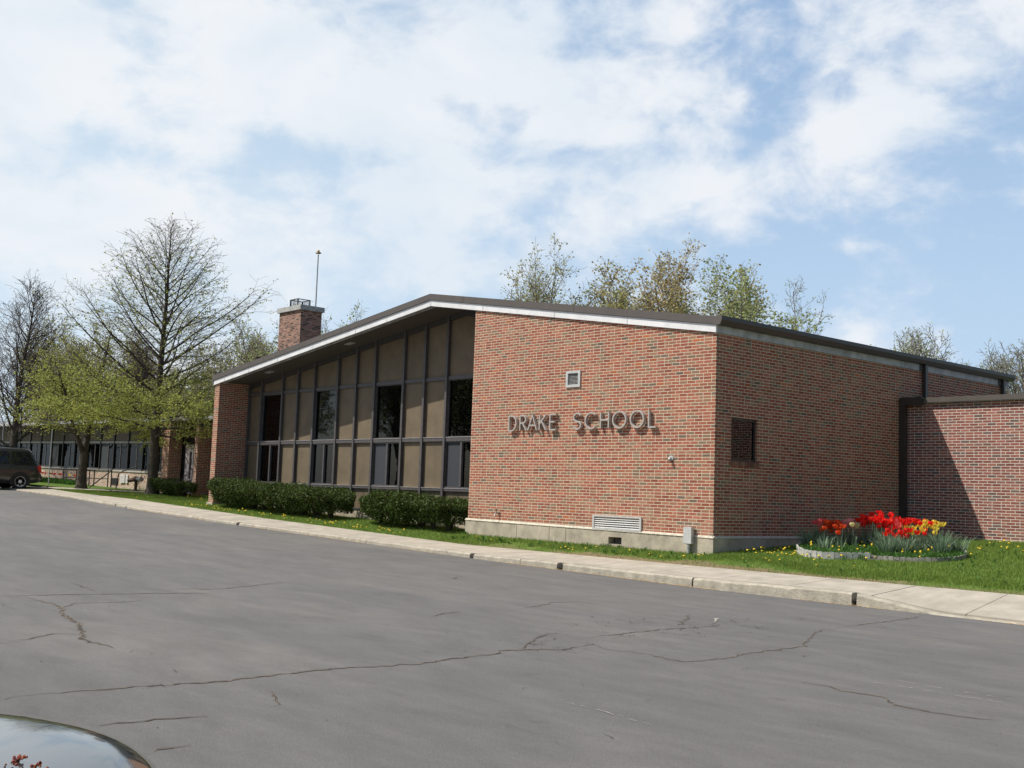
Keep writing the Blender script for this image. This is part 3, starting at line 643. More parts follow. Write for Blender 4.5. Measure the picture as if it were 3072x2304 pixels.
# letters ---------------------------------------------------------------------------------
sign = thing('school_name_sign', (-4.1, 0, 1.85), 'raised grey metal letters spelling out the school name on the sunlit brick wall', 'sign')
def letter(ch, x0, wd, z0=1.845, h=.385, sw_=.036, y0=-.095, y1=-.022):
    def arc(cx, cz, rx, rz, a0, a1, n=18): return [(cx + rx * math.cos(R(a0 + (a1 - a0) * i / n)), cz + rz * math.sin(R(a0 + (a1 - a0) * i / n))) for i in range(n + 1)]
    S = {'D': [[(0, 0), (0, 1)], [(0, 1)] + arc(.35, .5, .65, .5, 90, -90) + [(0, 0)]],
         'R': [[(0, 0), (0, 1)], [(0, 1)] + arc(.45, .75, .45, .25, 90, -90) + [(0, .5)], [(.42, .5), (1, 0)]],
         'A': [[(0, 0), (.5, 1), (1, 0)], [(.2, .33), (.8, .33)]],
         'K': [[(0, 0), (0, 1)], [(.95, 1), (.02, .42)], [(.3, .6), (1, 0)]],
         'E': [[(1, 0), (0, 0), (0, 1), (1, 1)], [(0, .52), (.8, .52)]],
         'S': [arc(.5, .74, .46, .26, 25, 270, 16) + arc(.5, .24, .5, .24, 90, -155, 16)],
         'C': [arc(.55, .5, .55, .5, 48, 312)],
         'H': [[(0, 0), (0, 1)], [(1, 0), (1, 1)], [(0, .52), (1, .52)]],
         'O': [arc(.5, .5, .5, .5, 0, 360, 28)],
         'L': [[(0, 1), (0, 0), (1, 0)]]}[ch]
    mb = MB()
    for li, pl in enumerate(S):
        P = [Vector((x0 + sw_ / 2 + p[0] * (wd - sw_), z0 + sw_ / 2 + p[1] * (h - sw_))) for p in pl]
        closed = (P[0] - P[-1]).length < 1e-4
        if closed: P = P[:-1]
        n = len(P); off = []
        for i in range(n):
            a = P[i - 1] if (i > 0 or closed) else P[i]; b = P[(i + 1) % n] if (i < n - 1 or closed) else P[i]
            d1 = (P[i] - a).normalized() if (P[i] - a).length > 1e-6 else (b - P[i]).normalized(); d2 = (b - P[i]).normalized() if (b - P[i]).length > 1e-6 else d1
            t = (d1 + d2).normalized() if (d1 + d2).length > 1e-6 else d1; nn = Vector((-t.y, t.x)); k = sw_ / 2 / max(.5, nn.dot(Vector((-d1.y, d1.x))))
            off.append((P[i] + nn * k, P[i] - nn * k))
        e = li * .001; n0 = len(mb.v)
        for l_, r_ in off: mb.v += [(l_.x, y0 - e, l_.y), (r_.x, y0 - e, r_.y), (r_.x, y1 + e, r_.y), (l_.x, y1 + e, l_.y)]
        for i in range(n if closed else n - 1):
            j = (i + 1) % n
            for k in range(4): k2 = (k + 1) % 4; mb.f.append((n0 + i * 4 + k, n0 + i * 4 + k2, n0 + j * 4 + k2, n0 + j * 4 + k))
        if not closed: mb.f.append((n0, n0 + 3, n0 + 2, n0 + 1)); mb.f.append((n0 + (n - 1) * 4, n0 + (n - 1) * 4 + 1, n0 + (n - 1) * 4 + 2, n0 + (n - 1) * 4 + 3))
    # stand-off pins into the brick
    for px_ in ((x0 + wd * .2, z0 + h * .5), (x0 + wd * .5, z0 + .03)): mb.tube([(px_[0], y1 - .002, px_[1]), (px_[0], .005, px_[1])], .006, 5)
    return mb.build('letter', M_letter, sign)
LET = [('D', 175, 268), ('R', 303, 385), ('A', 395, 508), ('K', 528, 615), ('E', 650, 730), ('S', 922, 1020), ('C', 1060, 1195), ('H', 1238, 1345), ('O', 1380, 1545), ('O', 1585, 1750), ('L', 1798, 1895)]
def x_on_wall(px, py, yp):       # where a sight line meets a plane parallel to the facade
    d = CF + CR * ((px - 1536) / 3423.58) - CU * ((py - 1152) / 3423.58); t = (yp - CAM.y) / d.y; return (CAM + d * t).x
for ch, a, b in LET:
    xa = x_on_wall(1480 + a / 3.88, 1270, -.095); xb = x_on_wall(1480 + b / 3.88, 1270, -.095); letter(ch, xa, xb - xa, z0=1.82, h=.40)

# things on and by the wall
lampt = thing('wall_lamp', (-1.15, 0, 1.16), 'small round grey lamp fixture on the brick wall right of the letters', 'lamp')
v = MB(); v.tube([(-1.15, 0, 1.16), (-1.15, -.03, 1.16)], .06, 14); v.build('mount', M_metal, lampt)
v = MB(); v.tube([(-1.15, -.03, 1.16), (-1.15, -.06, 1.15), (-1.14, -.085, 1.11)], [.03, .033, .036], 12); v.build('lamp_head', M_galv, lampt, True)
fau = thing('faucet', (-6.75, 0, -.22), 'small outdoor tap low on the brick wall near the hedge', 'faucet')
v = MB(); v.tube([(-6.75, .0, -.2), (-6.75, -.09, -.2), (-6.75, -.12, -.27)], .016, 8); v.build('spout', M_galv, fau)
v = MB(); v.tube([(-6.75, -.07, -.2), (-6.75, -.07, -.12)], .01, 6); v.blob((-6.75, -.07, -.11), .035, 1, (1, 1, .4)); v.build('handle', M_mull, fau)
jb = thing('junction_box', (-.56, -.09, -.8), 'pale grey electrical box on a conduit stub at the brick corner', 'electrical box')
v = MB(); v.box(-.66, -.47, -.13, -.03, -.62, -.28); b_ = v.build('box', M_metal, jb)
v = MB(); v.box(-.67, -.46, -.14, -.131, -.61, -.279); v.box(-.67, -.46, -.14, -.028, -.279, -.268); v.build('cover', M_metal, b_)
v = MB(); v.tube([(-.57, -.085, -.62), (-.57, -.085, -.70)], .042, 12); v.tube([(-.57, -.085, -.70), (-.57, -.085, -1.0)], .033, 12); v.build('conduit', M_galv, jb)

# ------------------------------------------------------------------ low annex on the right
an = thing('annex', (8, 10, -.4), 'flat roofed red brick annex joining the right side of the hall', 'building')
v = MB(); v.quad((0.003, 7.38, -.40), (30, 7.38, -.40), (30, 7.38, 2.87), (0.003, 7.38, 2.87)); v.quad((30, 7.38, -.4), (30, 16, -.4), (30, 16, 2.87), (30, 7.38, 2.87)); v.build('wall', M_brickL, an)
v = MB(); v.box(.032, 30.03, 7.345, 7.6, -.9, -.385); v.build('foundation', M_conc, an)
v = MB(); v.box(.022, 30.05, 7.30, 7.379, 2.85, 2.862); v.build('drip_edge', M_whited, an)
v = MB(); v.box(.021, 30.08, 7.28, 7.40, 2.864, 2.985); v.build('roof_edge', M_brown, an)
v = MB(); v.box(.021, 30, 7.40, 16, 2.85, 2.94); v.build('roof', M_roof, an)
v = MB(); v.box(.035, .62, 7.18, 7.279, 2.80, 3.0); v.build('gutter', M_brownd, an)
v = MB(); v.box(.03, .16, 7.19, 7.31, -.72, 2.80); v.build('downpipe', M_brownd, an)

# ------------------------------------------------------------------ classroom wing on the left
TIL = .011
wing = thing('classroom_wing', (-30, 3.6, -.25), 'long single storey classroom wing with strip windows over a low pale brick wall', 'building')
wing.rotation_euler = (0, TIL, 0)
bpy.context.view_layer.update()
def wbuild(mb, name, material, parent=wing):      # built level, tilts with the wing as one piece
    me = bpy.data.meshes.new(name); me.from_pydata([(x + 30, y - 3.6, z + .25) for x, y, z in mb.v], [], mb.f); me.materials.append(material); me.update()
    o = bpy.data.objects.new(name, me); COL.objects.link(o); o.parent = parent
    return o
YG = 3.6; x0w, x1w = -86, -33.0
v = MB(); v.box(x0w, x1w, YG, YG + .2, -.6, .60); v.box(-28.62, -22.41, YG + .001, YG + .25, -.6, 2.95); wbuild(v, 'wall', M_wing)
v = MB(); v.box(x0w, x1w, YG - .04, YG + .2, .601, .68); wbuild(v, 'window_sill', mat('sill_stone', (.42, .39, .34), .8, vary=.15))
v = MB(); v.box(x0w, x1w, YG - .02, YG + .19, -.6, -.12); wbuild(v, 'foundation', M_conc)
nb = 31; wproto = None
for i in range(nb):
    a = x1w - 1.7 * (i + 1); b = a + 1.7
    v = MB(); v.box(a - .04, a + .04, YG - .05, YG + .08, .68, 2.95); wbuild(v, 'mullion', M_blackm)
    v = MB(); v.box(a + .04, b - .04, YG + .02, YG + .05, 2.08, 2.95); wbuild(v, 'panel', mat('panel_dark', (.14, .115, .085), .8, vary=.1))
    v = MB(); v.box(a + .04, b - .04, YG - .02, YG + .06, 1.98, 2.06); wbuild(v, 'transom', mat('transom_pale', (.40, .38, .34), .6))
    v = MB(); v.box(a + .04, b - .04, YG, YG + .05, .685, .74); v.box(a + .04, b - .04, YG, YG + .05, 1.93, 1.975); cc = a + .85 + (.1 if i % 3 else -.1); v.box(cc - .03, cc + .03, YG, YG + .05, .74, 1.93)
    wf = wbuild(v, 'window', M_mull)
    v = MB(); v.box(a + .04, cc - .03, YG + .02, YG + .024, .74, 1.93); o = wbuild(v, 'pane', M_glassw if i % 4 else M_screen); o.parent = wf
    v = MB(); v.box(cc + .03, b - .04, YG + .02, YG + .024, .74, 1.93); o = wbuild(v, 'pane', M_glassw); o.parent = wf
    if i in (2, 5, 6, 9, 13): 
        v = MB(); v.box(a + .06, cc - .03, YG + .10, YG + .12, .74, 1.93); o = wbuild(v, 'blind', M_curt if i == 2 else mat('blind_tan', (.2, .18, .15), .9)); o.parent = wf
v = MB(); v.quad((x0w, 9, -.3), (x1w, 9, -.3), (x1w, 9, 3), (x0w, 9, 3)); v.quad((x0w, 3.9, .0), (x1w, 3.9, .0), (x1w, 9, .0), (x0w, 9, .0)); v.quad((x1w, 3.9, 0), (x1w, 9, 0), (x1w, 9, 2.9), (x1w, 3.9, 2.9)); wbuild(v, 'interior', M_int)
v = MB(); v.box(x0w, -22.6, 3.02, 14, 2.96, 3.10); wbuild(v, 'roof', M_roof)
v = MB(); v.box(x0w, -22.6, 2.98, 3.019, 2.92, 3.09); wbuild(v, 'fascia', M_whited)
v = MB(); v.box(x0w, -22.6, 3.02, 3.58, 2.93, 2.958); wbuild(v, 'soffit', M_soffit)
for xa, xb, dd in ((-33.02, -32.38, .6), (-29.91, -29.63, .6)):
    v = MB(); v.box(xa, xb, 3.0, 3.0 + dd, -.6, 2.92); wbuild(v, 'pier', M_pier)
v = MB(); v.box(-33.0, -29.7, 3.66, 3.8, -.6, 2.95); wbuild(v, 'entrance_wall', M_blackm)
v = MB(); v.box(-31.98, -31.18, 3.58, 3.63, -.3, 1.93); v.box(-31.14, -30.3, 3.58, 3.63, -.3, 1.93); dr = wbuild(v, 'door', M_door)
v = MB(); v.box(-31.52, -31.34, 3.57, 3.579, .45, 1.62); v.box(-31.0, -30.82, 3.57, 3.579, .45, 1.62); o = wbuild(v, 'door_pane', M_black); o.parent = dr
v = MB(); v.box(-29.1, -29.0, 3.42, 3.55, -.3, 2.9); wbuild(v, 'downpipe', M_mull)
v = MB(); v.box(-29.65, -28.63, 3.62, 3.8, -.6, 2.95); wbuild(v, 'wall', M_pier)
v = MB(); v.box(-39.9, -39.05, 3.56, 3.599, -.02, .28); wbuild(v, 'basement_vent', M_black)
nt = thing('notice_board', (-38.2, 3.55, .4), 'pair of small white notices fixed to the low brick wall of the wing', 'sign')
for a, b in ((-38.72, -38.2), (-38.08, -37.84)):
    v = MB(); v.box(a, b, 3.54, 3.575, .17, .57); p_ = v.build('notice', mat('notice_white', (.7, .68, .66), .6), nt)
    v = MB()
    for k in range(5): v.box(a + .05, b - .06 - .03 * (k % 2), 3.537, 3.5395, .22 + k * .065, .24 + k * .065)
    v.build('print_line', mat('print', (.35, .3, .32), .8), p_)
# low flue chimney on the wing behind the hall
ch = thing('chimney', (-26.1, 5.5, 2.9), 'tall square brick chimney with a stone cap rising over the roof slope', 'chimney')
v = MB(); v.box(-26.95, -25.24, 5.0, 5.98, 2.7, 7.43); v.build('shaft', M_chim, ch)
v = MB(); v.box(-27.03, -25.16, 4.92, 6.06, 7.432, 7.63); v.build('cap', mat('cap_stone', (.40, .40, .38), .85, vary=.3, vscale=6), ch)
v = MB(); v.box(-26.3, -25.74, 5.14, 5.66, 7.632, 7.70); v.build('flue', M_conc, ch)
v = MB(); a, b, c, d, z0, z1 = -26.32, -25.72, 5.12, 5.68, 7.70, 7.96
for x in (a, b):
    for y in (c, d): v.box(x - .02, x + .02, y - .02, y + .02, z0 - .07, z1)
v.box(a, b, c - .015, c + .015, z1 - .03, z1); v.box(a, b, d - .015, d + .015, z1 - .03, z1); v.box(a - .015, a + .015, c, d, z1 - .031, z1 - .001); v.box(b - .015, b + .015, c, d, z1 - .031, z1 - .001)
for i in range(1, 9): x = a + (b - a) * i / 9; v.box(x - .004, x + .004, c - .004, c + .004, z0, z1); v.box(x - .004, x + .004, d - .004, d + .004, z0, z1)
for i in range(1, 9): y = c + (d - c) * i / 9; v.box(a - .004, a + .004, y - .004, y + .004, z0, z1); v.box(b - .004, b + .004, y - .004, y + .004, z0, z1)
v.build('spark_guard', M_blackm, ch)
fp = thing('flagpole', (-27.27, 6.9, 3), 'thin bare metal flagpole standing behind the chimney', 'flagpole')
v = MB(); v.tube([(-27.27, 6.9, 3.0), (-27.27, 6.9, 10.28)], [.038, .026], 10); v.build('pole', M_galv, fp)
v = MB(); v.blob((-27.27, 6.9, 10.36), .13, 1, (1, 1, .35), 12, 6); v.blob((-27.27, 6.9, 10.43), .055, 2, (1, 1, 1.3), 10, 6); v.build('finial', mat('finial', (.35, .25, .12), .3, metal=.6), fp, True)

# railings, pole, valve by the wing
ra = thing('stair_railing', (-41, 2.9, 0), 'black pipe railing in front of the low wall of the wing', 'railing')
v = MB(); xs = [-44.4, -42.6, -41.9, -40.9, -40.3, -38.6, -38.2]
for x in xs: v.tube([(x, 2.9, -.05), (x, 2.9, .78)], .03, 6); v.build
v.build('post', M_blackm, ra)
v = MB(); v.tube([(-47.4, 2.9, .78), (-38.2, 2.9, .74)], .028, 6); v.tube([(-44.4, 2.9, .36), (-38.6, 2.9, .33)], .028, 6); v.tube([(-38.2, 2.9, .74), (-39.3, 2.2, -.2)], .028, 6); v.build('rail', M_blackm, ra)
ra2 = thing('handrail', (-37.3, 2.8, 0), 'single bent black handrail right of the pipe railing', 'railing')
v = MB(); v.tube([(-36.5, 3.4, .95), (-37.4, 3.1, .72), (-37.6, 3.0, .6), (-37.6, 2.9, -.15)], .03, 6); v.build('rail', M_blackm, ra2)
sp = thing('standpipe', (-35.00, 2.7, -.1), 'rusty brown fire hose standpipe beside the notices', 'standpipe')
v = MB(); v.tube([(-34.90, 2.7, -.2), (-34.90, 2.7, .32)], .07, 10); v.tube([(-34.90, 2.7, -.2), (-34.90, 2.7, -.1)], .13, 10); v.build('riser', mat('rust', (.09, .05, .035), .8, vary=.3), sp)
v = MB(); v.blob((-34.90, 2.7, .36), .17, 3, (1.2, 1, .8), 12, 7); v.tube([(-35.10, 2.7, .33), (-35.45, 2.6, .3)], [.08, .1], 10); v.build('body', mat('rust', (.09, .05, .035)), sp)
v = MB(); v.tube([(-34.75, 2.7, .38), (-34.20, 2.6, .36)], [.08, .09], 12); v.tube([(-34.20, 2.6, .36), (-34.10, 2.6, .36)], .11, 12); v.build('outlet', M_galv, sp)
for (x, y, zt, lab) in ((-41.6, 1.2, 2.6, 'thin pale steel pole right of the forked tree'), (-48.3, 1.0, 3.2, 'thin pale steel pole beside the bare left tree')):
    po = thing('pole', (x, y, TZ(x, y)), lab, 'pole')
    v = MB(); v.tube([(x, y, TZ(x, y) - .1), (x, y, zt)], .03, 8); v.build('shaft', M_galv, po); v = MB(); v.blob((x, y, zt), .035, 1); v.build('pole_cap', M_galv, po)
print('structures done')
# ------------------------------------------------------------------ trees
UP = Vector((0, 0, 1))
class Tree:
    def __init__(s, seed): s.r = random.Random(seed); s.w = MB(); s.lf = MB(); s.tips = []
    def path(s, P, D, L, n, wander, up):
        pts = [P.copy()]; d = D.copy()
        for i in range(n):
            d = (d + Vector((s.r.gauss(0, wander), s.r.gauss(0, wander), s.r.gauss(0, wander))) + UP * up).normalized(); pts.append(pts[-1] + d * (L / n))
        return pts
    def branch(s, P, D, L, rad, lev, cfg):
        c = cfg[lev]; n = c['n']; pts = s.path(P, D, L, n, c['wander'], c['up'])
        tip = c.get('tip', .25); radii = [max(c.get('rmin', .004), rad * (1 - (1 - tip) * i / n)) for i in range(n + 1)]
        s.w.tube(pts, radii, c['sides'], cap=False)
        if lev >= len(cfg) - 2: s.tips.append((pts, lev))
        if lev + 1 >= len(cfg): return
        k = c['kids'] if lev == 0 else max(3, int(c['kids'] * min(1, L / c.get('full', 1.6)))); az = s.r.uniform(0, 6.28)
        for i in range(k):
            t = c['start'] + (1 - c['start']) * (i + s.r.uniform(0, .9)) / k; t = min(t, .99)
            x = t * n; j = min(int(x), n - 1); q = pts[j].lerp(pts[j + 1], x - j); d = (pts[j + 1] - pts[j]).normalized()
            az += 2.4 + s.r.uniform(-.4, .4)
            a = d.cross(UP if abs(d.z) < .95 else Vector((1, 0, 0))).normalized(); b = d.cross(a)
            if lev > 0 and c.get('flat', 0) and abs(d.z) < .9:      # spread side shoots sideways rather than all round
                sgn = 1 if i % 2 else -1; side = (a * sgn + b * s.r.uniform(-.6, .6) * (1 - c['flat'])).normalized()
            else: side = a * math.cos(az) + b * math.sin(az)
            ang = R(c['ang'](t) + s.r.uniform(-8, 8)); nd = (d * math.cos(ang) + side * math.sin(ang)).normalized()
            nl = c['len'](t, L) * s.r.uniform(.75, 1.2); nr = min(radii[j] * c.get('rr', .6), c.get('rk', .02) * nl)
            s.branch(q, nd, nl, max(nr, c.get('rmin', .004)), lev + 1, cfg)
    def leaves(s, count, size, zprob=None, spread=.12, droop=.3):
        r = s.r; tips = s.tips; n = 0; tries = 0
        while n < count and tries < count * 12:
            tries += 1; pts, lev = tips[r.randrange(len(tips))]
            t = r.uniform(.25, 1) * (len(pts) - 1); j = min(int(t), len(pts) - 2); p = pts[j].lerp(pts[j + 1], t - j)
            if zprob and r.random() > zprob(p): continue
            p = p + Vector((r.gauss(0, spread), r.gauss(0, spread), r.gauss(0, spread) - spread * droop))
            a = Vector((r.gauss(0, 1), r.gauss(0, 1), r.gauss(0, .6))).normalized(); b = a.cross(Vector((r.gauss(0, 1), r.gauss(0, 1), r.gauss(0, 1)))).normalized()
            z = size * r.uniform(.55, 1.25); s.lf.quad(p - a * z * .5, p + b * z * .38, p + a * z * .55, p - b * z * .38); n += 1
    def make(s, name, loc, label, group, wood, leaf, rz=0.0, sc=1.0, cat='tree'):
        root = thing(name, loc, label, cat, group); root.rotation_euler = (0, 0, rz); root.scale = (sc,) * 3
        for nm, mb, mt in (('trunk', s.w, wood), ('crown', s.lf, leaf)):
            if not mb.v: continue
            me = bpy.data.meshes.new(nm); me.from_pydata(mb.v, [], mb.f); me.materials.append(mt); me.update()
            if nm == 'trunk': me.polygons.foreach_set('use_smooth', [True] * len(me.polygons))
            o = bpy.data.objects.new(nm, me); COL.objects.link(o); o.parent = root
        return root

def flare(t, r0):                      # root flare
    t.w.tube([Vector((0, 0, -.3)), Vector((0, 0, .0)), Vector((0, 0, .25)), Vector((0, 0, .7))], [r0 * 1.9, r0 * 1.55, r0 * 1.15, r0], 12, cap=False)

# 1. tall linden by the hall: straight leader, long ascending boughs, nearly bare on top, leafing out below
t = Tree(11); H = 11.3; flare(t, .215)
def dome(z): return 4.5 * max(0.0, 1 - ((z - 4.6) / 6.9) ** 2) ** .62 if z > 4.6 else 4.5
A1 = [(0, 94), (.16, 92), (.22, 84), (.3, 72), (.42, 62), (.6, 54), (.8, 44), (.93, 34), (1, 20)]
def l1(tt, L):
    z0 = .5 + tt * (H - .5); a = R(lerp(A1, tt) - 9); l = .4
    while l < 7 and l * math.sin(a) < dome(z0 + l * math.cos(a)): l += .1
    return l * .93
cfg = [dict(n=14, wander=.012, up=0, sides=9, kids=78, start=.17, ang=lambda q: lerp(A1, q), len=l1, rk=.0108, rr=.5, tip=.05, rmin=.011),
       dict(n=9, wander=.06, up=.035, sides=5, kids=19, full=3.4, start=.14, ang=lambda q: 44, len=lambda q, L: L * .32 * (1.15 - .6 * q) + .12, rk=.008, rr=.55, tip=.2, rmin=.006, flat=.4),
       dict(n=4, wander=.13, up=-.01, sides=3, kids=7, start=.2, ang=lambda q: 44, len=lambda q, L: L * .4 + .10, rk=.01, rmin=.0045, flat=.2),
       dict(n=2, wander=.2, up=-.04, sides=3, kids=0, start=0, ang=None, len=None, rmin=.004)]
t.branch(Vector((0, 0, .5)), UP, H - .5, .215, 0, cfg)
t.leaves(27000, .085, lambda p: (.8 if p.z < 3.3 else max(.07, .8 - (p.z - 3.3) / 2.6) if p.z < 6 else .06 if p.z < 9 else .03 if p.z < 10.2 else .008), .06)
t.make('linden_tree', (-30.3, 1.43, -.24), 'tall spring tree with straight dark trunk and bare spreading top, left of the hall', None, M_bark, M_lf1)

# 2. smaller forked linden in full yellow-green leaf
t = Tree(23); flare(t, .2)
lim = dict(n=8, wander=.05, up=.05, sides=6, kids=15, start=.15, ang=lambda q: 62 - 20 * q, len=lambda q, L: 3.1 * (1.05 - .75 * q), rk=.016, tip=.15, rmin=.01)
cfg = [lim, dict(n=6, wander=.08, up=.0, sides=4, kids=9, start=.2, ang=lambda q: 45, len=lambda q, L: L * .38 + .1, rk=.011, tip=.2, rmin=.007, flat=.3),
       dict(n=3, wander=.15, up=-.01, sides=3, kids=4, start=.2, ang=lambda q: 40, len=lambda q, L: L * .4 + .1, rmin=.005), dict(n=2, wander=.2, up=0, sides=3, kids=0, start=0, ang=None, len=None, rmin=.0045)]
t.w.tube([Vector((0, 0, .6)), Vector((.0, .02, 1.2)), Vector((0, .03, 1.7))], [.2, .19, .2], 10, cap=False)
for D, L, r_ in ((Vector((.1, -.42, 1)), 4.4, .12), (Vector((0, .12, 1)), 5.6, .16), (Vector((-.3, .35, 1)), 4.6, .1)):
    t.branch(Vector((0, .0, 1.5)), D.normalized(), L, r_, 0, cfg)
t.leaves(13000, .085, lambda p: 1.0 if p.z < 3.6 else max(.15, 1 - (p.z - 3.6) / 3.0), .08)
t.make('forked_tree', (-35.3, .4, -.2), 'smaller forked tree in yellow-green leaf between the van and the tall tree', None, M_bark, M_lf1)

# 3. bare tree far left
def bare(seed, H, spread, leaves_n, lsize, trunk=.24, lf_sp=.1, kids=34, clear=.25, twig=.006, dens=10):
    t = Tree(seed); flare(t, trunk)
    cfg = [dict(n=10, wander=.04, up=.02, sides=8, kids=kids, start=clear, ang=lambda q: 58 - 24 * q, len=lambda q, L: spread * (1.1 - .75 * q), rk=.02, rr=.65, tip=.08, rmin=.012),
           dict(n=6, wander=.09, up=.09, sides=4, kids=dens, start=.15, ang=lambda q: 40, len=lambda q, L: L * .42 + .15, rk=.011, rr=.6, tip=.2, rmin=.009),
           dict(n=3, wander=.14, up=.06, sides=3, kids=5, start=.2, ang=lambda q: 36, len=lambda q, L: L * .45 + .12, rmin=twig),
           dict(n=2, wander=.2, up=.05, sides=3, kids=0, start=0, ang=None, len=None, rmin=twig)]
    t.branch(Vector((0, 0, .5)), Vector((t.r.uniform(-.05, .05), t.r.uniform(-.05, .05), 1)).normalized(), H - .5, trunk, 0, cfg)
    if leaves_n: t.leaves(leaves_n, lsize, None, lf_sp)
    return t
def multi(seed, H, stems, lean, spread, leaves_n, lsize, sp=.12, trunk=.2, twig=.007, kids=16, fork=.18, dens=8, even=False):
    t = Tree(seed); t.w.tube([Vector((0, 0, -.4)), Vector((0, 0, H * fork * .5)), Vector((0, 0, H * fork + .2))], [trunk * 1.4, trunk, trunk * .95], 9, cap=False)
    cfg = [dict(n=9, wander=.05, up=.06, sides=6, kids=kids, start=.2, ang=lambda q: 46 - 14 * q, len=lambda q, L: spread * (1.05 - .65 * q), rk=.018, tip=.08, rmin=.012),
           dict(n=5, wander=.1, up=.10, sides=4, kids=dens, start=.2, ang=lambda q: 38, len=lambda q, L: L * .42 + .15, rk=.012, tip=.2, rmin=.009),
           dict(n=3, wander=.15, up=.08, sides=3, kids=4, start=.2, ang=lambda q: 36, len=lambda q, L: L * .4 + .12, rmin=twig), dict(n=2, wander=.2, up=.05, sides=3, kids=0, start=0, ang=None, len=None, rmin=twig)]
    for i in range(stems):
        a = 6.28 * i / stems + t.r.uniform(-.5, .5); l = lean * t.r.uniform(.5, 1.2) * (.2 if i == 0 and stems > 2 else 1)
        t.branch(Vector((0, 0, H * fork)), Vector((math.cos(a) * l, math.sin(a) * l, 1)).normalized(), H * (1 - fork) * (t.r.uniform(.86, .96) if even else 1.02 if i == 0 else t.r.uniform(.78, .98)), trunk * .6, 0, cfg)
    t.leaves(leaves_n, lsize, None, sp); return t
bt = bare(31, 9.9, 3.4, 3500, .07, kids=52, clear=.12, dens=12, twig=.007)
bt.make('bare_tree', (-47.3, 1.3, -.1), 'bare tree with a dark trunk behind the parked van', None, M_bark, M_bud)
# wooded backdrop behind the wing
gA = 'trees rising behind the classroom wing'
wA = multi(41, 11, 5, .42, 3.6, 5200, .16, twig=.011, dens=9).make('budding_tree', (-52, 17, -.3), 'olive budding tree behind the wing, just left of the tall front tree', gA, M_bark2, M_lf2, 0, .86)
wB = bare(42, 11.5, 4.2, 5000, .12, kids=44, dens=12, twig=.012).make('brown_budding_tree', (-60, 13, -.3), 'brownish budding tree at the left behind the wing roof', gA, M_bark2, M_bud, 0, .8)
wC = multi(43, 9.5, 5, .5, 3.4, 5600, .16, twig=.011, dens=9).make('leafing_tree', (-47, 19, -.3), 'fresh green leafing tree behind the wing, right of the tall front tree', gA, M_bark2, M_lf3)
rw = random.Random(9)
WOOD = [(wA, -57, 22, .9, 'olive tree in the second row behind the wing, left of centre'), (wA, -66, 10, .85, 'olive tree behind the far left end of the wing'), (wA, -44, 25, .85, 'olive tree seen between the tall tree and the chimney'),
        (wB, -70, 18, .9, 'brown budding tree in the back row at the far left'), (wB, -64, 24, .92, 'brown budding tree in the back row above the forked tree'), (wA, -53, 30, .95, 'olive tree in the back row behind the tall tree'),
        (wB, -67, 4.0, .8, 'low brown twiggy tree at the left edge behind the van'), (wC, -61, 17, .85, 'fresh green tree low behind the forked tree'), (wB, -58, 9.5, .68, 'reddish brown small tree just over the wing roof at left'),
        (wA, -78, 14, 1.05, 'olive tree farthest back at the left edge'), (wC, -55, 13, .72, 'small green tree over the wing roof behind the forked tree'), (wB, -49, 22, .72, 'brown twiggy tree directly behind the tall tree'),
        (wA, -72, 28, 1.0, 'olive tree in the farthest row behind the wing'), (wB, -77, 6, .9, 'brown tree at the far left edge of the wood'), (wA, -50, 13, .7, 'low olive tree just over the wing roof right of the forked tree'), (wB, -46, 14, .6, 'low brown tree just over the wing roof behind the tall tree'),
        (wC, -41, 19, .68, 'small green tree low between the tall tree and the chimney'), (wA, -62, 30, 1.0, 'olive tree in the farthest row above the forked tree'), (wB, -43, 16, .55, 'low brown tree just over the roof right of the tall tree'), (wA, -47, 31, .95, 'olive tree in the farthest row right of the tall tree'), (wB, -60, 13.5, .75, 'brown twiggy tree above the left windows of the wing'), (wA, -71, 12, .8, 'olive tree low behind the bare left tree')]
for src, x, y, s_, lab in WOOD:
    o = copy_tree(src, (x, y, -.3), rw.uniform(0, 6.28), (s_, s_, s_ * rw.uniform(.9, 1.05))); o['label'] = lab
# trees behind the chimney and the hall roof
multi(51, 9.6, 4, .32, 2.4, 2600, .13, .14, dens=8).make('green_tree', (-40.5, 12.5, -.3), 'light green tree left of the chimney behind the roof slope', None, M_bark2, M_lf3)
multi(52, 9.7, 5, .3, 2.0, 2000, .12, .12).make('green_tree', (-36.2, 14.8, -.3), 'light green tree top right of the chimney over the roof slope', None, M_bark2, M_lf3)
multi(53, 12.2, 6, .46, 2.6, 6500, .12, .10, fork=.3).make('budding_tree', (-27.4, 20.3, -.4), 'sparse olive tree with two tufted tops behind the roof ridge', None, M_bark2, M_lf2)
multi(60, 10.0, 3, .4, 1.6, 500, .11, .10, fork=.3).make('budding_tree', (-30.0, 18.7, -.4), 'thin low budding tree just peeping over the roof right of the ridge', None, M_bark2, M_lf2)
multi(54, 12.4, 7, .44, 3.3, 15000, .14, .13, kids=20, fork=.25).make('maple_tree', (-22.9, 25.5, -.4), 'tallest amber and olive maple behind the right roof slope', None, M_bark2, M_lf4)
multi(55, 11.4, 6, .5, 3.0, 11500, .15, .14, fork=.3).make('maple_tree', (-20.7, 27.3, -.4), 'green leafing maple behind the right roof slope', None, M_bark2, M_lf3)
multi(59, 11.2, 6, .6, 2.9, 9500, .14, .13, fork=.3).make('maple_tree', (-25.0, 23.0, -.4), 'lower olive maple left of the tallest maple behind the roof', None, M_bark2, M_lf2)
bare(56, 11.9, 1.9, 500, .09, trunk=.14, kids=26, clear=.4, twig=.008, dens=7).make('bare_tree', (-17.9, 30.2, -.4), 'thin nearly bare tree right of the maples behind the roof', None, M_bark2, M_lf3)
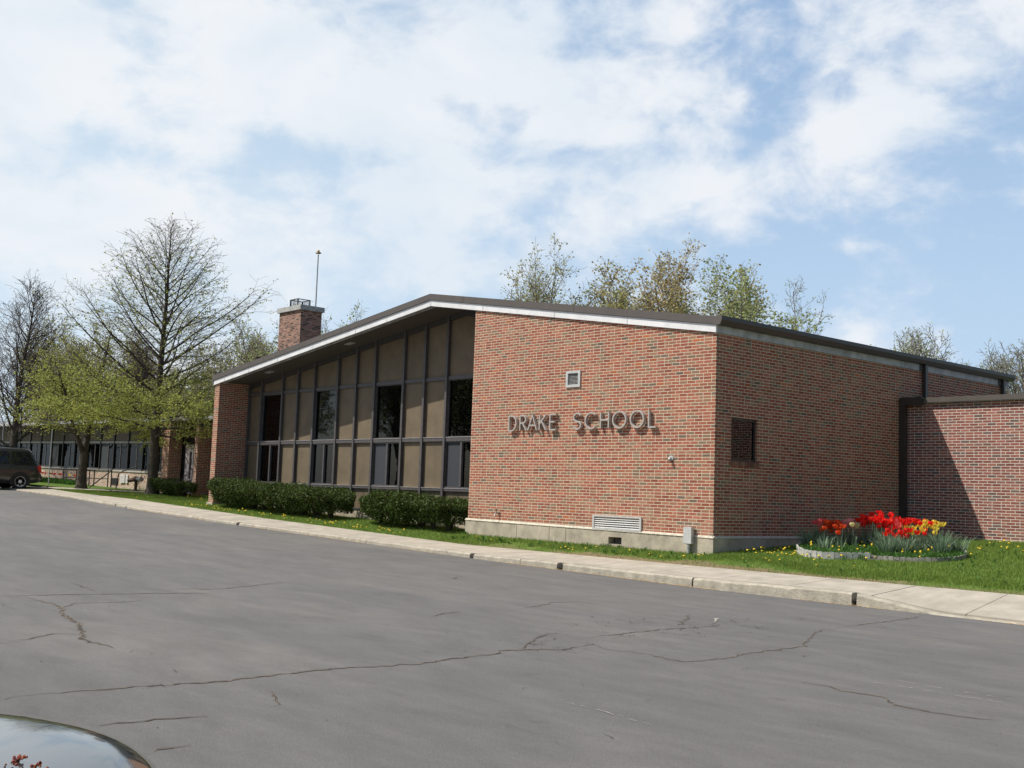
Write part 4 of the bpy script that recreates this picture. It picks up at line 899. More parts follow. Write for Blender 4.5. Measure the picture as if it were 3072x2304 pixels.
multi(61, 10.6, 2, .3, 1.4, 260, .09, .08, trunk=.1, kids=9, fork=.3).make('bare_tree', (-19.0, 29.4, -.4), 'slender twiggy sapling top against the right side of the maples', None, M_bark2, M_lf3)
g5 = 'pale trees at the far right'
r1 = multi(57, 11.3, 9, .50, 2.3, 7500, .12, .14, even=True, twig=.011, kids=20, fork=.2, dens=9).make('pale_tree', (-19.6, 44.5, -.4), 'pale budding round crowned tree above the right end of the roof', g5, M_bark2, M_lf5)
r3 = copy_tree(r1, (-17.9, 46.6, -.4), 2.1, (.93, .93, .86)); r3['label'] = 'pale budding tree crowding the right side of the round crowned one'
r2 = multi(58, 10.6, 8, .5, 2.2, 2600, .11, .14, even=True, twig=.011, kids=20, fork=.2, dens=9).make('pale_tree', (-14.6, 48.3, -.4), 'nearly bare grey tree at the right edge above the annex roof', g5, M_bark2, M_lf5)
r4 = copy_tree(r2, (-12.2, 50.6, -.4), 1.3, (.85, .85, .82)); r4['label'] = 'lower grey tree at the extreme right edge above the annex'
# unseen trees across the lot, added to be mirrored and darken the panes
van_shift = 0
gR = 'unseen trees across the parking lot, added to be mirrored in the windows'
for i, (src, x, y, s_) in enumerate([(wC, -45, -29, 1.0), (wA, -52, -27, 1.1), (wC, -60, -33, 1.2), (wA, -67, -27, 1.1), (wC, -76, -33, 1.3), (wA, -43, -36, 1.0), (wB, -49, -34, 1.0), (wA, -57, -40, 1.3), (wC, -66, -42, 1.3), (wB, -84, -36, 1.3), (wC, -37, -31, .7), (wA, -73, -44, 1.4), (wC, -82, -9, 1.2), (wA, -90, -15, 1.3), (wB, -98, -10, 1.3), (wC, -106, -20, 1.5), (wA, -80, -18, 1.2), (wC, -115, -14, 1.5), (wB, -70, -12, .9), (wA, -125, -24, 1.7)]):
    o = copy_tree(src, (x, y, -.3), i * 1.3, (s_,) * 3); o['group'] = gR; o['label'] = 'unseen leafing tree across the lot, added for the window reflections'

# ------------------------------------------------------------------ hedges
def hedge(name, x0, x1, y0, y1, ztop0, ztop1, label, seed, n, stems=5):
    r = random.Random(seed); h = thing(name, ((x0 + x1) / 2, (y0 + y1) / 2, TZ((x0 + x1) / 2, 0)), label, 'hedge', 'clipped yew hedges along the hall')
    lf = MB(); st = MB(); core = MB(); L = x1 - x0
    ph = [r.uniform(0, 6.28) for _ in range(6)]
    def outline(x):             # half depth and top wobble along the length
        u = (x - x0) / L; e = min(1, (u * L / .55 + .02)) ** .5 * min(1, ((1 - u) * L / .55 + .02)) ** .5
        return e, .07 * math.sin(x * 2.1 + ph[0]) + .05 * math.sin(x * 5.3 + ph[1])
    yc = (y0 + y1) / 2; hd = (y1 - y0) / 2
    for i in range(n):
        x = r.uniform(x0, x1); e, wv = outline(x); g = TZ(x, 0); zt = ztop0 + (ztop1 - ztop0) * (x - x0) / L + wv * .9 - (1 - e) * .4
        lo = g + .06 + .16 * (math.sin(x * 1.9 + ph[2]) * .5 + .5) + (1 - e) * .25
        s_ = r.random()
        if s_ < .42: y = yc + (hd * e + wv) * r.uniform(-1, 1); z = zt + r.gauss(0, .035); nrm = Vector((0, 0, 1))
        else:
            z = lo + (zt - lo) * r.random() ** .8; bul = .55 + .45 * min(1, (z - lo) / .45); y = yc - (hd * e * bul + wv * .7) + r.gauss(0, .05); nrm = Vector((0, -1, .25))
            if r.random() < .22: y = yc + hd * e * bul
            if r.random() < .15: y = yc + hd * r.uniform(-.8, .6)
        if x - x0 < .3 or x1 - x < .3: y = yc + hd * e * r.uniform(-1, 1)
        if z > zt - .12 and r.random() < .03: z += r.uniform(.03, .12)
        p = Vector((x, y, z)); a = (Vector((r.gauss(0, 1), r.gauss(0, 1), r.gauss(0, 1))) + nrm * .4).normalized(); b = a.cross(Vector((r.gauss(0, 1), r.gauss(0, 1), r.gauss(0, 1)))).normalized()
        q = r.uniform(.022, .048); lf.quad(p - a * q, p + b * q * .42, p + a * q, p - b * q * .42)
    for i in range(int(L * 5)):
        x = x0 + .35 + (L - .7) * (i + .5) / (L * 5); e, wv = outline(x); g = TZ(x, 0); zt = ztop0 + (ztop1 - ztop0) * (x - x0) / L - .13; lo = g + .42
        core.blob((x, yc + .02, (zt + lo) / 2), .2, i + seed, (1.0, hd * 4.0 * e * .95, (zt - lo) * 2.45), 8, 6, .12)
    for i in range(stems):
        x = x0 + .4 + (L - .8) * (i + .5) / stems; g = TZ(x, 0)
        for k in range(6):
            a = r.uniform(0, 6.28); e = r.uniform(.25, .6); st.tube([(x, yc, g - .05), (x + math.cos(a) * e * .4, yc + math.sin(a) * e * .3, g + .3), (x + math.cos(a) * e * 1.3, yc + math.sin(a) * e * .9 * min(1, hd / .6), g + .75)], [.045, .03, .015], 5, cap=False)
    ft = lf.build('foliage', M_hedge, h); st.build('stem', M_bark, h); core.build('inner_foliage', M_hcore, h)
    return h
hedge('hedge', -21.75, -13.75, -.55, .75, .36, .10, 'long dark green clipped hedge left of the gap, before the tan panels', 1, 48000, 9)
hedge('hedge', -12.75, -8.15, -.45, .75, .13, .02, 'shorter dark green clipped hedge ending against the brick wall', 2, 34000, 6)
hedge('hedge', -30.6, -27.4, 1.3, 2.3, .30, .28, 'small low hedge at the wing entrance, farthest left of the hedges', 3, 10000, 4)
# ------------------------------------------------------------------ grass blades and weeds
def onpath(x, y):
    if x > -29.5: return False
    for (a, b), (c, d) in zip(wp, wp[1:]):
        L2 = (c - a) ** 2 + (d - b) ** 2; t_ = max(0, min(1, ((x - a) * (c - a) + (y - b) * (d - b)) / L2))
        if math.hypot(x - a - t_ * (c - a), y - b - t_ * (d - b)) < .78: return True
    return False
def blades(name, n, fn, seed, hmin, hmax, wd, material, label):
    r = random.Random(seed); m = MB()
    for i in range(n):
        q = fn(r)
        if q is None or onpath(*q): continue
        x, y = q; z = TZ(x, y); h = r.uniform(hmin, hmax); a = r.uniform(0, 6.28); lx_, ly_ = r.gauss(0, .35) * h, r.gauss(0, .35) * h
        dx, dy = math.cos(a) * wd, math.sin(a) * wd
        n0 = len(m.v); m.v += [(x - dx, y - dy, z), (x + dx, y + dy, z), (x + lx_, y + ly_, z + h)]; m.f.append((n0, n0 + 1, n0 + 2))
    return tag(m.build(name, material), label, 'grass', kind='stuff')
def soil_ok(x, y, r): return not (x > -6 and y < -.62 + .30 * math.sin(x * 1.3) * math.sin(x * .37 + 1) + r.gauss(0, .08) and r.random() < .9)
def strip_fn(r):
    u = r.random()
    x = 9.5 - 45.5 * u ** .9; y = r.uniform(-1.12, 0.02 if x > -8 else 1.1)
    return (x, y) if soil_ok(x, y, r) else None
def right_fn(r):
    x = r.uniform(.04, 9); y = -1.1 + 8.45 * r.random() ** 1.25
    return (x, y) if soil_ok(x, y, r) else None
blades('grass', 90000, strip_fn, 1, .03, .075, .006, M_grass, 'short green grass in the strip before the hall')
blades('grass', 85000, right_fn, 2, .03, .07, .0055, M_grass, 'short green grass of the lawn before the annex')
blades('grass', 26000, lambda r: (r.uniform(-36.2, -22.4), r.uniform(-1.0, 3.3)), 3, .04, .09, .009, M_grass, 'short green grass of the lawn under the two lindens')
wd_ = MB(); rv = random.Random(8)     # broad weed rosettes
for i in range(150):
    if i % 2: x, y = rv.uniform(-8, 0), rv.uniform(-.7, -.05)
    else: x, y = rv.uniform(.2, 8), rv.uniform(-.8, 6)
    z = TZ(x, y); big = 1.9 if rv.random() < .06 else 1
    for k in range(7):
        a = k * .9 + rv.uniform(-.3, .3); l = rv.uniform(.05, .09) * big; h = rv.uniform(.02, .09) * big; c, s_ = math.cos(a), math.sin(a)
        wd_.quad((x, y, z), (x + c * l * .5 - s_ * .012 * big, y + s_ * l * .5 + c * .012 * big, z + h), (x + c * l, y + s_ * l, z + h * .9), (x + c * l * .5 + s_ * .012 * big, y + s_ * l * .5 - c * .012 * big, z + h))
tag(wd_.build('weed', M_weed), 'broad leaved weeds scattered in the lawns', 'weeds', kind='stuff')

edge = [(.75, 2.2), (.85, 1.75), (1.05, 1.39), (1.32, 1.03), (1.55, .85), (1.75, .74), (2.04, .73), (2.31, .88), (2.53, 1.1), (2.75, 1.32), (2.99, 1.42), (3.29, 1.42), (3.64, 1.55), (3.96, 1.72), (4.18, 2.1), (4.1, 2.6), (3.7, 3.2), (3.0, 3.5), (2.2, 3.4), (1.4, 3.0), (.95, 2.65)]
def inpoly(x, y, P):
    c = False; j = len(P) - 1
    for i in range(len(P)):
        if (P[i][1] > y) != (P[j][1] > y) and x < (P[j][0] - P[i][0]) * (y - P[i][1]) / (P[j][1] - P[i][1]) + P[i][0]: c = not c
        j = i
    return c
# ------------------------------------------------------------------ dandelions: each one an object, one mesh
M_dand = mat('dandelion_yellow', (.80, .56, .03), .7, vary=.1, vscale=30); M_stem = mat('flower_stem', (.10, .19, .04), .7)
dm = MB(); dm.blob((0, 0, .075), .021, 2, (1, 1, .5), 8, 4); hd_ = bpy.data.meshes.new('dandelion_head'); hd_.from_pydata(dm.v, [], dm.f); hd_.materials.append(M_dand)
sm_ = MB(); sm_.tube([(0, 0, -.01), (.003, 0, .04), (0, 0, .072)], .003, 4); 
dh = MB(); dh.v = dm.v + sm_.v; dh.f = dm.f + [tuple(i + len(dm.v) for i in f) for f in sm_.f]
dme = bpy.data.meshes.new('dandelion'); dme.from_pydata(dh.v, [], dh.f); dme.materials.append(M_dand); dme.materials.append(M_stem)
for p in dme.polygons: p.material_index = 0 if p.index < len(dm.f) else 1
rd = random.Random(14)
def dand(x, y, group, label, s_=1.0):
    o = bpy.data.objects.new('dandelion', dme); COL.objects.link(o); s_ *= rd.uniform(.75, 1.3)
    o.location = (x, y, TZ(x, y) - rd.uniform(0, .025)); o.scale = (s_, s_, s_ * rd.uniform(.8, 1.5)); o.rotation_euler = (rd.gauss(0, .2), rd.gauss(0, .2), rd.uniform(0, 6)); tag(o, label, 'dandelion', group)
def inbed(x, y): return inpoly(x, y, edge)
def where(x, y):
    if x < -22.5: return ('near the forked tree' if x < -31 else 'around the trunk of the tall tree' if x < -27 else 'between the tall tree and the long hedge')
    if x < -8: return ('before the left half of the long hedge' if x < -18 else 'before the right half of the long hedge' if x < -13.4 else 'before the short hedge')
    if x < 0: return ('below the first letters of the wall' if x < -4.5 else 'below the louvred grille' if x < -1.8 else 'at the foot of the electrical box')
    if y < 1.6 and x < 2.2: return 'between the hall corner and the walk, left of the bed'
    if x < 2.6 and y < 4: return 'close to the left side of the flower bed'
    if x < 3.4 and y < 2.4: return 'just below the front edging of the bed'
    if y > 4.4: return 'close to the annex wall'
    return 'to the right of the flower bed'
def dand2(x, y, s_=1.0):
    w_ = where(x, y); dand(x, y, 'dandelions ' + w_, 'yellow dandelion in the grass ' + w_, s_)
for i in range(150):
    for _ in range(40):
        c = rd.choice([(5.2, 5.2, 1.3), (4.6, 4.2, .9), (6.2, 4.6, 1.2), (4.4, 6.2, .9), (1.1, .5, .5), (.6, 1.3, .35), (1.9, .4, .7), (6.5, 6.0, .9)])
        x, y = c[0] + rd.gauss(0, c[2]), c[1] + rd.gauss(0, c[2] * .7)
        if x > .15 and -.6 < y < 7.1 and not inbed(x, y): break
    dand2(x, y)
for i in range(18): dand2(rd.choice([-6.9, -6.1, -5.4, -3.3, -1.3, -.4]) + rd.gauss(0, .28), rd.uniform(-.95, -.3))
for i in range(80):
    x = -9.5 - 13 * rd.random() ** 1.1; dand2(x, max(-1.05, min(-.6, rd.gauss(-.85, .13))), 1.1)
for i in range(26): dand2(rd.uniform(-35, -22.6), rd.uniform(-.9, 2.6), 1.15)

# ------------------------------------------------------------------ flower bed
bed = thing('flower_bed_edging', (2, 2.7, -.75), 'low pale scalloped concrete edging curving round the tulip bed', 'garden edging')
def resamp(pts, st, closed=True):
    out = []; P = pts + [pts[0]] if closed else pts; acc = 0
    for (a, b), (c, d) in zip(P, P[1:]):
        L = math.hypot(c - a, d - b); s_ = acc
        while s_ < L: out.append((a + (c - a) * s_ / L, b + (d - b) * s_ / L)); s_ += st
        acc = s_ - L
    return out
eds = resamp(edge, .115); ne = len(eds); M_edge = mat('edging_white', (.48, .465, .43), .85, vary=.18, vscale=6, bump=.3); M_edge2 = mat('edging_grey', (.27, .25, .23), .9, vary=.2, vscale=6, bump=.3)
for i in range(ne):
    (a, b), (c, d) = eds[i], eds[(i + 1) % ne]; L = math.hypot(c - a, d - b)
    if L > .2: continue
    ux, uy = (c - a) / L, (d - b) / L; nx_, ny_ = -uy, ux; v = MB(); z = TZ(a, b) - .03; h = .165 - (.05 if a > 2.77 and b < 2.5 else 0) + random.uniform(-.006, .006); g_ = .004
    tp = [(t, h + .012 * math.sin(math.pi * t)) for t in (0, .25, .5, .75, 1)]
    pts = [(0, 0)] + [(1, 0)] + [(q[0], q[1]) for q in reversed(tp)]
    fr_ = [(a + ux * (g_ + t * (L - 2 * g_)) + nx_ * 0, b + uy * (g_ + t * (L - 2 * g_)), z + hh) for t, hh in pts]; bk = [(x + nx_ * .035, y + ny_ * .035, zz_) for x, y, zz_ in fr_]
    n0 = len(v.v); k = len(fr_); v.v += fr_ + bk; v.f.append(tuple(range(n0, n0 + k))); v.f.append(tuple(n0 + k + j for j in reversed(range(k))))
    for j in range(k): j2 = (j + 1) % k; v.f.append((n0 + j, n0 + k + j, n0 + k + j2, n0 + j2))
    v.build('edging_block', M_edge if a < 2.77 else M_edge2, bed)
v = MB(); v.poly([(x, y, TZ(x, y) + .03) for x, y in edge]); tag(v.build('bed_soil', mat('soil', (.075, .055, .035), 1, vary=.3, vscale=9)), kind='structure')
CX = [(.25 + .5, 0)]
rf = random.Random(77)
def rand_in():
    while True:
        x, y = rf.uniform(.7, 4.2), rf.uniform(.7, 3.6)
        if inpoly(x, y, edge): return x, y
gc = MB()
for i in range(9000):
    x, y = rand_in(); z = TZ(x, y) + .02; h = rf.uniform(.03, .16); a = rf.uniform(0, 6.28); wd = rf.uniform(.006, .02)
    lx_, ly_ = rf.gauss(0, .5) * h, rf.gauss(0, .5) * h; dx, dy = math.cos(a) * wd, math.sin(a) * wd
    gc.quad((x - dx * .3, y - dy * .3, z), (x + dx, y + dy, z + h * .5), (x + lx_, y + ly_, z + h), (x - dx, y - dy, z + h * .5))
tag(gc.build('ground_cover', M_weed), 'low green weeds filling the tulip bed', 'ground cover', kind='stuff')
M_glauc = leafmat('bulb_leaf', (.19, .27, .17), .4, .3)
# coordinates of the bed: u along the front (left to right as seen), w towards the back
A0 = Vector((.45, 2.75)); UX = Vector((3.3, .95)) ; WX = Vector((-.45, 1.1))
def bedp(u, w_): return A0 + UX * u * 0 + Vector(((.25 + 3.35 * u), (-.55 + 1.0 * u))) - Vector((.45, 0)) + WX * w_ + Vector((.35, 0))
def clump(p, n, h, spread, label, seed):
    r = random.Random(seed); c = thing('daffodil_clump', (p[0], p[1], TZ(*p)), label, 'plant', 'strap leaved daffodil clumps in the bed'); m = MB()
    for i in range(n):
        a = r.uniform(0, 6.28); d0 = r.uniform(0, .13); x, y = p[0] + math.cos(a) * d0, p[1] + math.sin(a) * d0; z = TZ(x, y); hh = h * r.uniform(.7, 1.1); out = spread * r.uniform(.2, 1.0)
        b = r.uniform(0, 6.28); wx_, wy_ = math.cos(b) * .011, math.sin(b) * .011; prev = None
        for k in range(5):
            t_ = k / 4; px_, py_ = x + math.cos(a) * out * t_ ** 1.6, y + math.sin(a) * out * t_ ** 1.6; pz = z + hh * (t_ - .18 * t_ ** 3 * out / spread); ww = 1 - .75 * t_ ** 2
            cur = ((px_ - wx_ * ww, py_ - wy_ * ww, pz), (px_ + wx_ * ww, py_ + wy_ * ww, pz))
            if prev: m.quad(prev[0], prev[1], cur[1], cur[0])
            prev = cur
    m.build('leaves', M_glauc, c)
for i, (x, y, n, h, s_, lab) in enumerate([(.68, 2.45, 110, .52, .34, 'grey green strap leaf clump at the left end of the bed'), (1.30, 2.0, 45, .36, .2, 'smaller strap leaf clump left of the middle of the bed'), (1.0, 3.2, 60, .42, .26, 'strap leaf clump at the back left behind the orange tulips'),
        (2.45, 2.45, 100, .46, .32, 'dense strap leaf clump at the front right of the bed'), (2.75, 2.6, 80, .44, .3, 'strap leaf clump under the lowest red tulips at right'), (3.3, 2.95, 110, .52, .34, 'large strap leaf clump at the right end of the bed'), (3.05, 3.5, 70, .5, .3, 'strap leaf clump behind the yellow tulips'), (2.0, 3.2, 60, .42, .26, 'strap leaf clump below the tall red tulips'), (3.5, 3.3, 60, .46, .3, 'strap leaf clump at the far right rim of the bed')]): clump((x + .32, y - .48), n, h, s_, lab, i)
TC = {'red': (.85, .022, .012), 'orange': (.78, .09, .02), 'pink': (.80, .30, .30), 'rose': (.78, .12, .12), 'yellow': (.85, .62, .08), 'cream': (.75, .68, .32)}
def tulip_mesh(col, opened):
    b = MB(); r = random.Random(len(col) + int(opened * 9))
    for k in range(6):
        a = k * math.pi / 3; c, s_ = math.cos(a), math.sin(a); off = .0 if k % 2 else .004; prof = [(.010, 0), (.030, .022), (.034 + .012 * opened, .048), (.024 + .03 * opened, .074)]
        wds = [.008, .021, .023, .006]; prev = None
        for (rad, z), wv in zip(prof, wds):
            rad += off; cur = [(c * rad - s_ * wv, s_ * rad + c * wv, z), (c * rad * 1.06, s_ * rad * 1.06, z), (c * rad + s_ * wv, s_ * rad - c * wv, z)]
            if prev: b.quad(prev[0], prev[1], cur[1], cur[0]); b.quad(prev[1], prev[2], cur[2], cur[1])
            prev = cur
    me = bpy.data.meshes.new('tulip_bloom'); me.from_pydata(b.v, [], b.f); me.materials.append(leafmat('petal_' + col, TC[col], .15, .35) if ('petal_' + col) not in MATS else MATS['petal_' + col]); me.update(); return me
BM = {(c, o_): tulip_mesh(c, o_) for c in TC for o_ in (.2, .9)}
sb = MB(); sb.tube([(0, 0, -.02), (.006, 0, .5), (0, 0, 1.0)], .0045, 5)
for k in range(3):
    a = k * 2.2; c, s_ = math.cos(a), math.sin(a); prev = None
    for t_, wv in ((0, .012), (.3, .022), (.62, .004)):
        cur = ((c * t_ * .16 - s_ * wv, s_ * t_ * .16 + c * wv, t_), (c * t_ * .16 + s_ * wv, s_ * t_ * .16 - c * wv, t_))
        if prev: sb.quad(prev[0], prev[1], cur[1], cur[0])
        prev = cur
stme = bpy.data.meshes.new('tulip_stem'); stme.from_pydata(sb.v, [], sb.f); stme.materials.append(M_glauc); stme.update()
TL = {'red': 'bright red tulip in the tulip bed', 'orange': 'orange red tulip at the left of the bed', 'pink': 'pale pink tulip between the orange and the red ones', 'rose': 'rose coloured tulip in the bed', 'yellow': 'yellow tulip near the right end of the bed', 'cream': 'cream tulip near the middle of the bed'}
def tulip(x, y, ztip, col, opened, s_=1.0, lab=None):
    z0 = TZ(x, y); h = ztip - z0 - .075 * s_
    if h < .1: return
    root = bpy.data.objects.new('tulip', None); COL.objects.link(root); root.location = (x, y, z0); root.rotation_euler = (rf.gauss(0, .07), rf.gauss(0, .07), rf.uniform(0, 6)); root.empty_display_size = .05
    tag(root, lab or TL[col], 'tulip', (lab or TL[col]).replace(' tulip ', ' tulips '))
    s1 = bpy.data.objects.new('stem', stme); COL.objects.link(s1); s1.parent = root; s1.scale = (1, 1, h)
    b1 = bpy.data.objects.new('bloom', BM[(col, opened)]); COL.objects.link(b1); b1.parent = root; b1.location = (0, 0, h); b1.scale = (s_,) * 3
# clusters: photo column (on the bed view), row, spread, count, colour, distance row
def put_tulip(px, py, depth_y, col, opened, s_=1.0):    # a bloom whose foot stands on the bed row depth_y
    x3, y3, z3 = px, depth_y, py
    tulip(x3, y3, z3, col, opened, s_)
#@@TULIPS
rfc = random.Random(3)
def cluster(cx, cz, sx_, sz_, n, col, crow, lab, srow=.22, op=.6, s_=1.2):
    for i in range(n):
        for _ in range(30):
            y = crow - .48 + rfc.gauss(0, srow); x = cx + .32 + rfc.gauss(0, sx_) - (y - crow + .48) * .62
            if inpoly(x, y, edge): break
        else: continue
        tulip(x, y, cz + .02 + rfc.gauss(0, sz_), col, .9 if rfc.random() < op else .2, s_, lab)
CL = [(.98, -.10, .17, .065, 26, 'orange', 2.75, 'orange red tulip in the low group at the left of the bed'), (.70, -.04, .10, .05, 5, 'rose', 2.7, 'rose tulip above the left end of the bed'), (1.25, -.06, .10, .045, 13, 'pink', 3.0, 'pale pink tulip between the orange and the tall red ones'), (1.36, -.08, .05, .03, 3, 'cream', 3.0, 'cream tulip left of the tall red group'),
      (1.62, .05, .19, .075, 42, 'red', 3.45, 'bright red tulip in the tallest group at the middle of the bed'), (1.95, -.02, .14, .065, 20, 'red', 3.35, 'red tulip just right of the tallest group'), (2.18, .00, .09, .05, 11, 'rose', 3.4, 'rose tulip between the red groups, before the downpipe'), (2.48, .03, .15, .045, 17, 'red', 3.5, 'large red tulip beside the yellow ones, right of the downpipe'),
      (2.80, -.01, .17, .04, 16, 'yellow', 3.5, 'yellow tulip in the upper row at the right'), (2.70, -.11, .16, .04, 12, 'yellow', 3.2, 'yellow tulip in the lower row at the right'), (2.55, -.18, .14, .055, 12, 'red', 2.8, 'small low red tulip under the yellow ones'), (3.0, -.15, .04, .03, 2, 'red', 2.9, 'single red tulip low at the right of the yellow ones')]
for c in CL: cluster(*c)
for i in range(30):
    x, y = rand_in(); z = rf.uniform(.6, 2.0)
    dand(x, y, 'dandelions inside the tulip bed', 'yellow dandelion growing inside the tulip bed', 1.0)
for o in [o for o in bpy.data.objects if o.name.startswith('dandelion') and o.get('group') == 'dandelions inside the tulip bed']: o.scale = (1.05, 1.05, rd.uniform(1.5, 3.2))
# flower row by the wing
for i, (x, c) in enumerate([(-47.0, 'red'), (-46.4, 'yellow'), (-45.6, 'red'), (-45.0, 'orange'), (-44.7, 'red'), (-47.4, 'red'), (-45.9, 'pink'), (-43.6, 'yellow'), (-42.8, 'orange'), (-46.1, 'orange')]):
    root = bpy.data.objects.new('tulip', None); COL.objects.link(root); root.location = (x, 2.9, TZ(x, 2.9)); tag(root, 'tulip in the row at the foot of the wing wall behind the van', 'tulip', 'tulips along the wing wall')
    for nm, me, lz, sc in (('stem', stme, 0, (1, 1, .42)), ('bloom', BM[(c, .9)], .42, (1.3,) * 3)):
        o = bpy.data.objects.new(nm, me); COL.objects.link(o); o.parent = root; o.location = (0, 0, lz); o.scale = sc
blades('border_plants', 2500, lambda r: (r.uniform(-48, -42.5), r.uniform(2.5, 3.3)), 6, .1, .3, .03, M_weed, 'low green border plants at the foot of the wing wall')

# ------------------------------------------------------------------ vehicles
def loft(stations, name, material, parent):
    m = MB(); k = len(stations[0])
    for s_ in stations: m.v += s_
    for i in range(len(stations) - 1):
        for j in range(k - 1): a = i * k + j; m.f.append((a, a + 1, a + k + 1, a + k))
    m.f.append(tuple(range(k))); m.f.append(tuple((len(stations) - 1) * k + j for j in reversed(range(k))))
    o = m.build(name, material, None); o.parent = parent; o.data.polygons.foreach_set('use_smooth', [True] * len(o.data.polygons)); return o
def paint(name, col, rough=.25, metal=.4):
    M = mat(name, col, rough, metal=metal, coat=1.0); MATS[name].node_tree.nodes['Principled BSDF'].inputs['Coat Roughness'].default_value = .03; return M
def mesh_child(mb, name, material, parent, smooth=False):
    o = mb.build(name, material, None, smooth); o.parent = parent; return o
def wheel(parent, x, y, r, side, alloy=True):
    w_ = MB(); yy = y; wdt = .2 * side
    pr = [(r * .66, 0), (r * .93, .0), (r, .035), (r, .18), (r * .93, .21), (r * .6, .21)]; n = 28; n0 = 0
    for j, (rad, off) in enumerate(pr):
        for i in range(n): a = 6.2832 * i / n; w_.v.append((x + rad * math.cos(a), yy - off * side, r + rad * math.sin(a)))
    for j in range(len(pr) - 1):
        for i in range(n): i2 = (i + 1) % n; w_.f.append((j * n + i, j * n + i2, (j + 1) * n + i2, (j + 1) * n + i))
    wh = mesh_child(w_, 'wheel', mat('tyre', (.02, .02, .021), .85), parent)
    m = MB(); rr_ = r * .655
    for j, (rad, off) in enumerate([(rr_, -.004), (rr_ * .9, .012)]):
        for i in range(n): a = 6.2832 * i / n; m.v.append((x + rad * math.cos(a), yy - off * side, r + rad * math.sin(a)))
    for i in range(n): i2 = (i + 1) % n; m.f.append((i, i2, n + i2, n + i))
    for sp_ in range(5):
        a0 = 6.2832 * sp_ / 5 + .3
        q = [(rr_ * .12, a0 - 1.2), (rr_ * .92, a0 - .36), (rr_ * .92, a0 + .36), (rr_ * .12, a0 + 1.2)]
        m.poly([(x + rad * math.cos(a), yy - .006 * side, r + rad * math.sin(a)) for rad, a in q])
    m.blob((x, yy - .0 * side, r), rr_ * .34, 1, (1, .12, 1), 14, 6)
    o = mesh_child(m, 'rim', mat('alloy', (.82, .81, .78), .4, metal=.0), wh)
    m = MB(); n1 = 28; m.poly([(x + rr_ * math.cos(6.2832 * i / n1), yy - .05 * side, r + rr_ * math.sin(6.2832 * i / n1)) for i in range(n1)]); mesh_child(m, 'brake_disc', M_black, wh)
    return wh
def body_sections(prof, W, n_arch=None):
    """prof rows: x, z bottom, z shoulder(belt), z top, half width low, half width belt, half width top"""
    st = []
    for x, zb, zs, zt, wl, wb_, wt in prof:
        half = [(wl * .82, zb), (wl * .97, zb + .05), (wl, zb + (zs - zb) * .35), (wl * 1.0, zb + (zs - zb) * .65), (wb_ + (wl - wb_) * .4, zs - .03), (wb_, zs), (wb_ + (wt - wb_) * .5, zs + (zt - zs) * .52), (wt + .03, zs + (zt - zs) * .88), (wt * .93, zt - .012), (wt * .5, zt), (0, zt + .005)]
        full = [(-a, b) for a, b in half] + [(a, b) for a, b in reversed(half[:-1])]
        st.append([(x, a, b) for a, b in full])
    return st

# minivan, rear to +x in its own frame
van = thing('minivan', (-36.0, -2.3, -.25), 'dark grey minivan parked at the left edge, its red tail lamp toward the hall', 'van')
van.rotation_euler = (0, 0, R(90)); 
VP = [(-4.15, .35, .62, .72, .80, .76, .60), (-4.05, .25, .72, .80, .92, .86, .70), (-3.6, .22, .92, .97, .97, .93, .78), (-3.1, .22, 1.0, 1.06, .98, .94, .72), (-2.75, .22, 1.03, 1.20, .98, .94, .68), (-2.15, .22, 1.03, 1.66, .98, .94, .62), (-1.6, .22, 1.02, 1.75, .98, .95, .66), (-.6, .22, 1.02, 1.78, .98, .95, .68), (.2, .24, 1.02, 1.76, .98, .95, .67), (.42, .26, 1.02, 1.72, .975, .945, .65), (.58, .28, 1.02, 1.55, .965, .935, .68), (.74, .30, 1.02, 1.22, .95, .92, .72), (.80, .32, 1.00, 1.05, .93, .90, .74), (.86, .36, .66, .74, .90, .86, .76), (.93, .40, .58, .66, .86, .80, .74)]
M_van = paint('van_paint', (.045, .043, .042), .3, .3)
loft(body_sections(VP, 1), 'body', M_van, van)
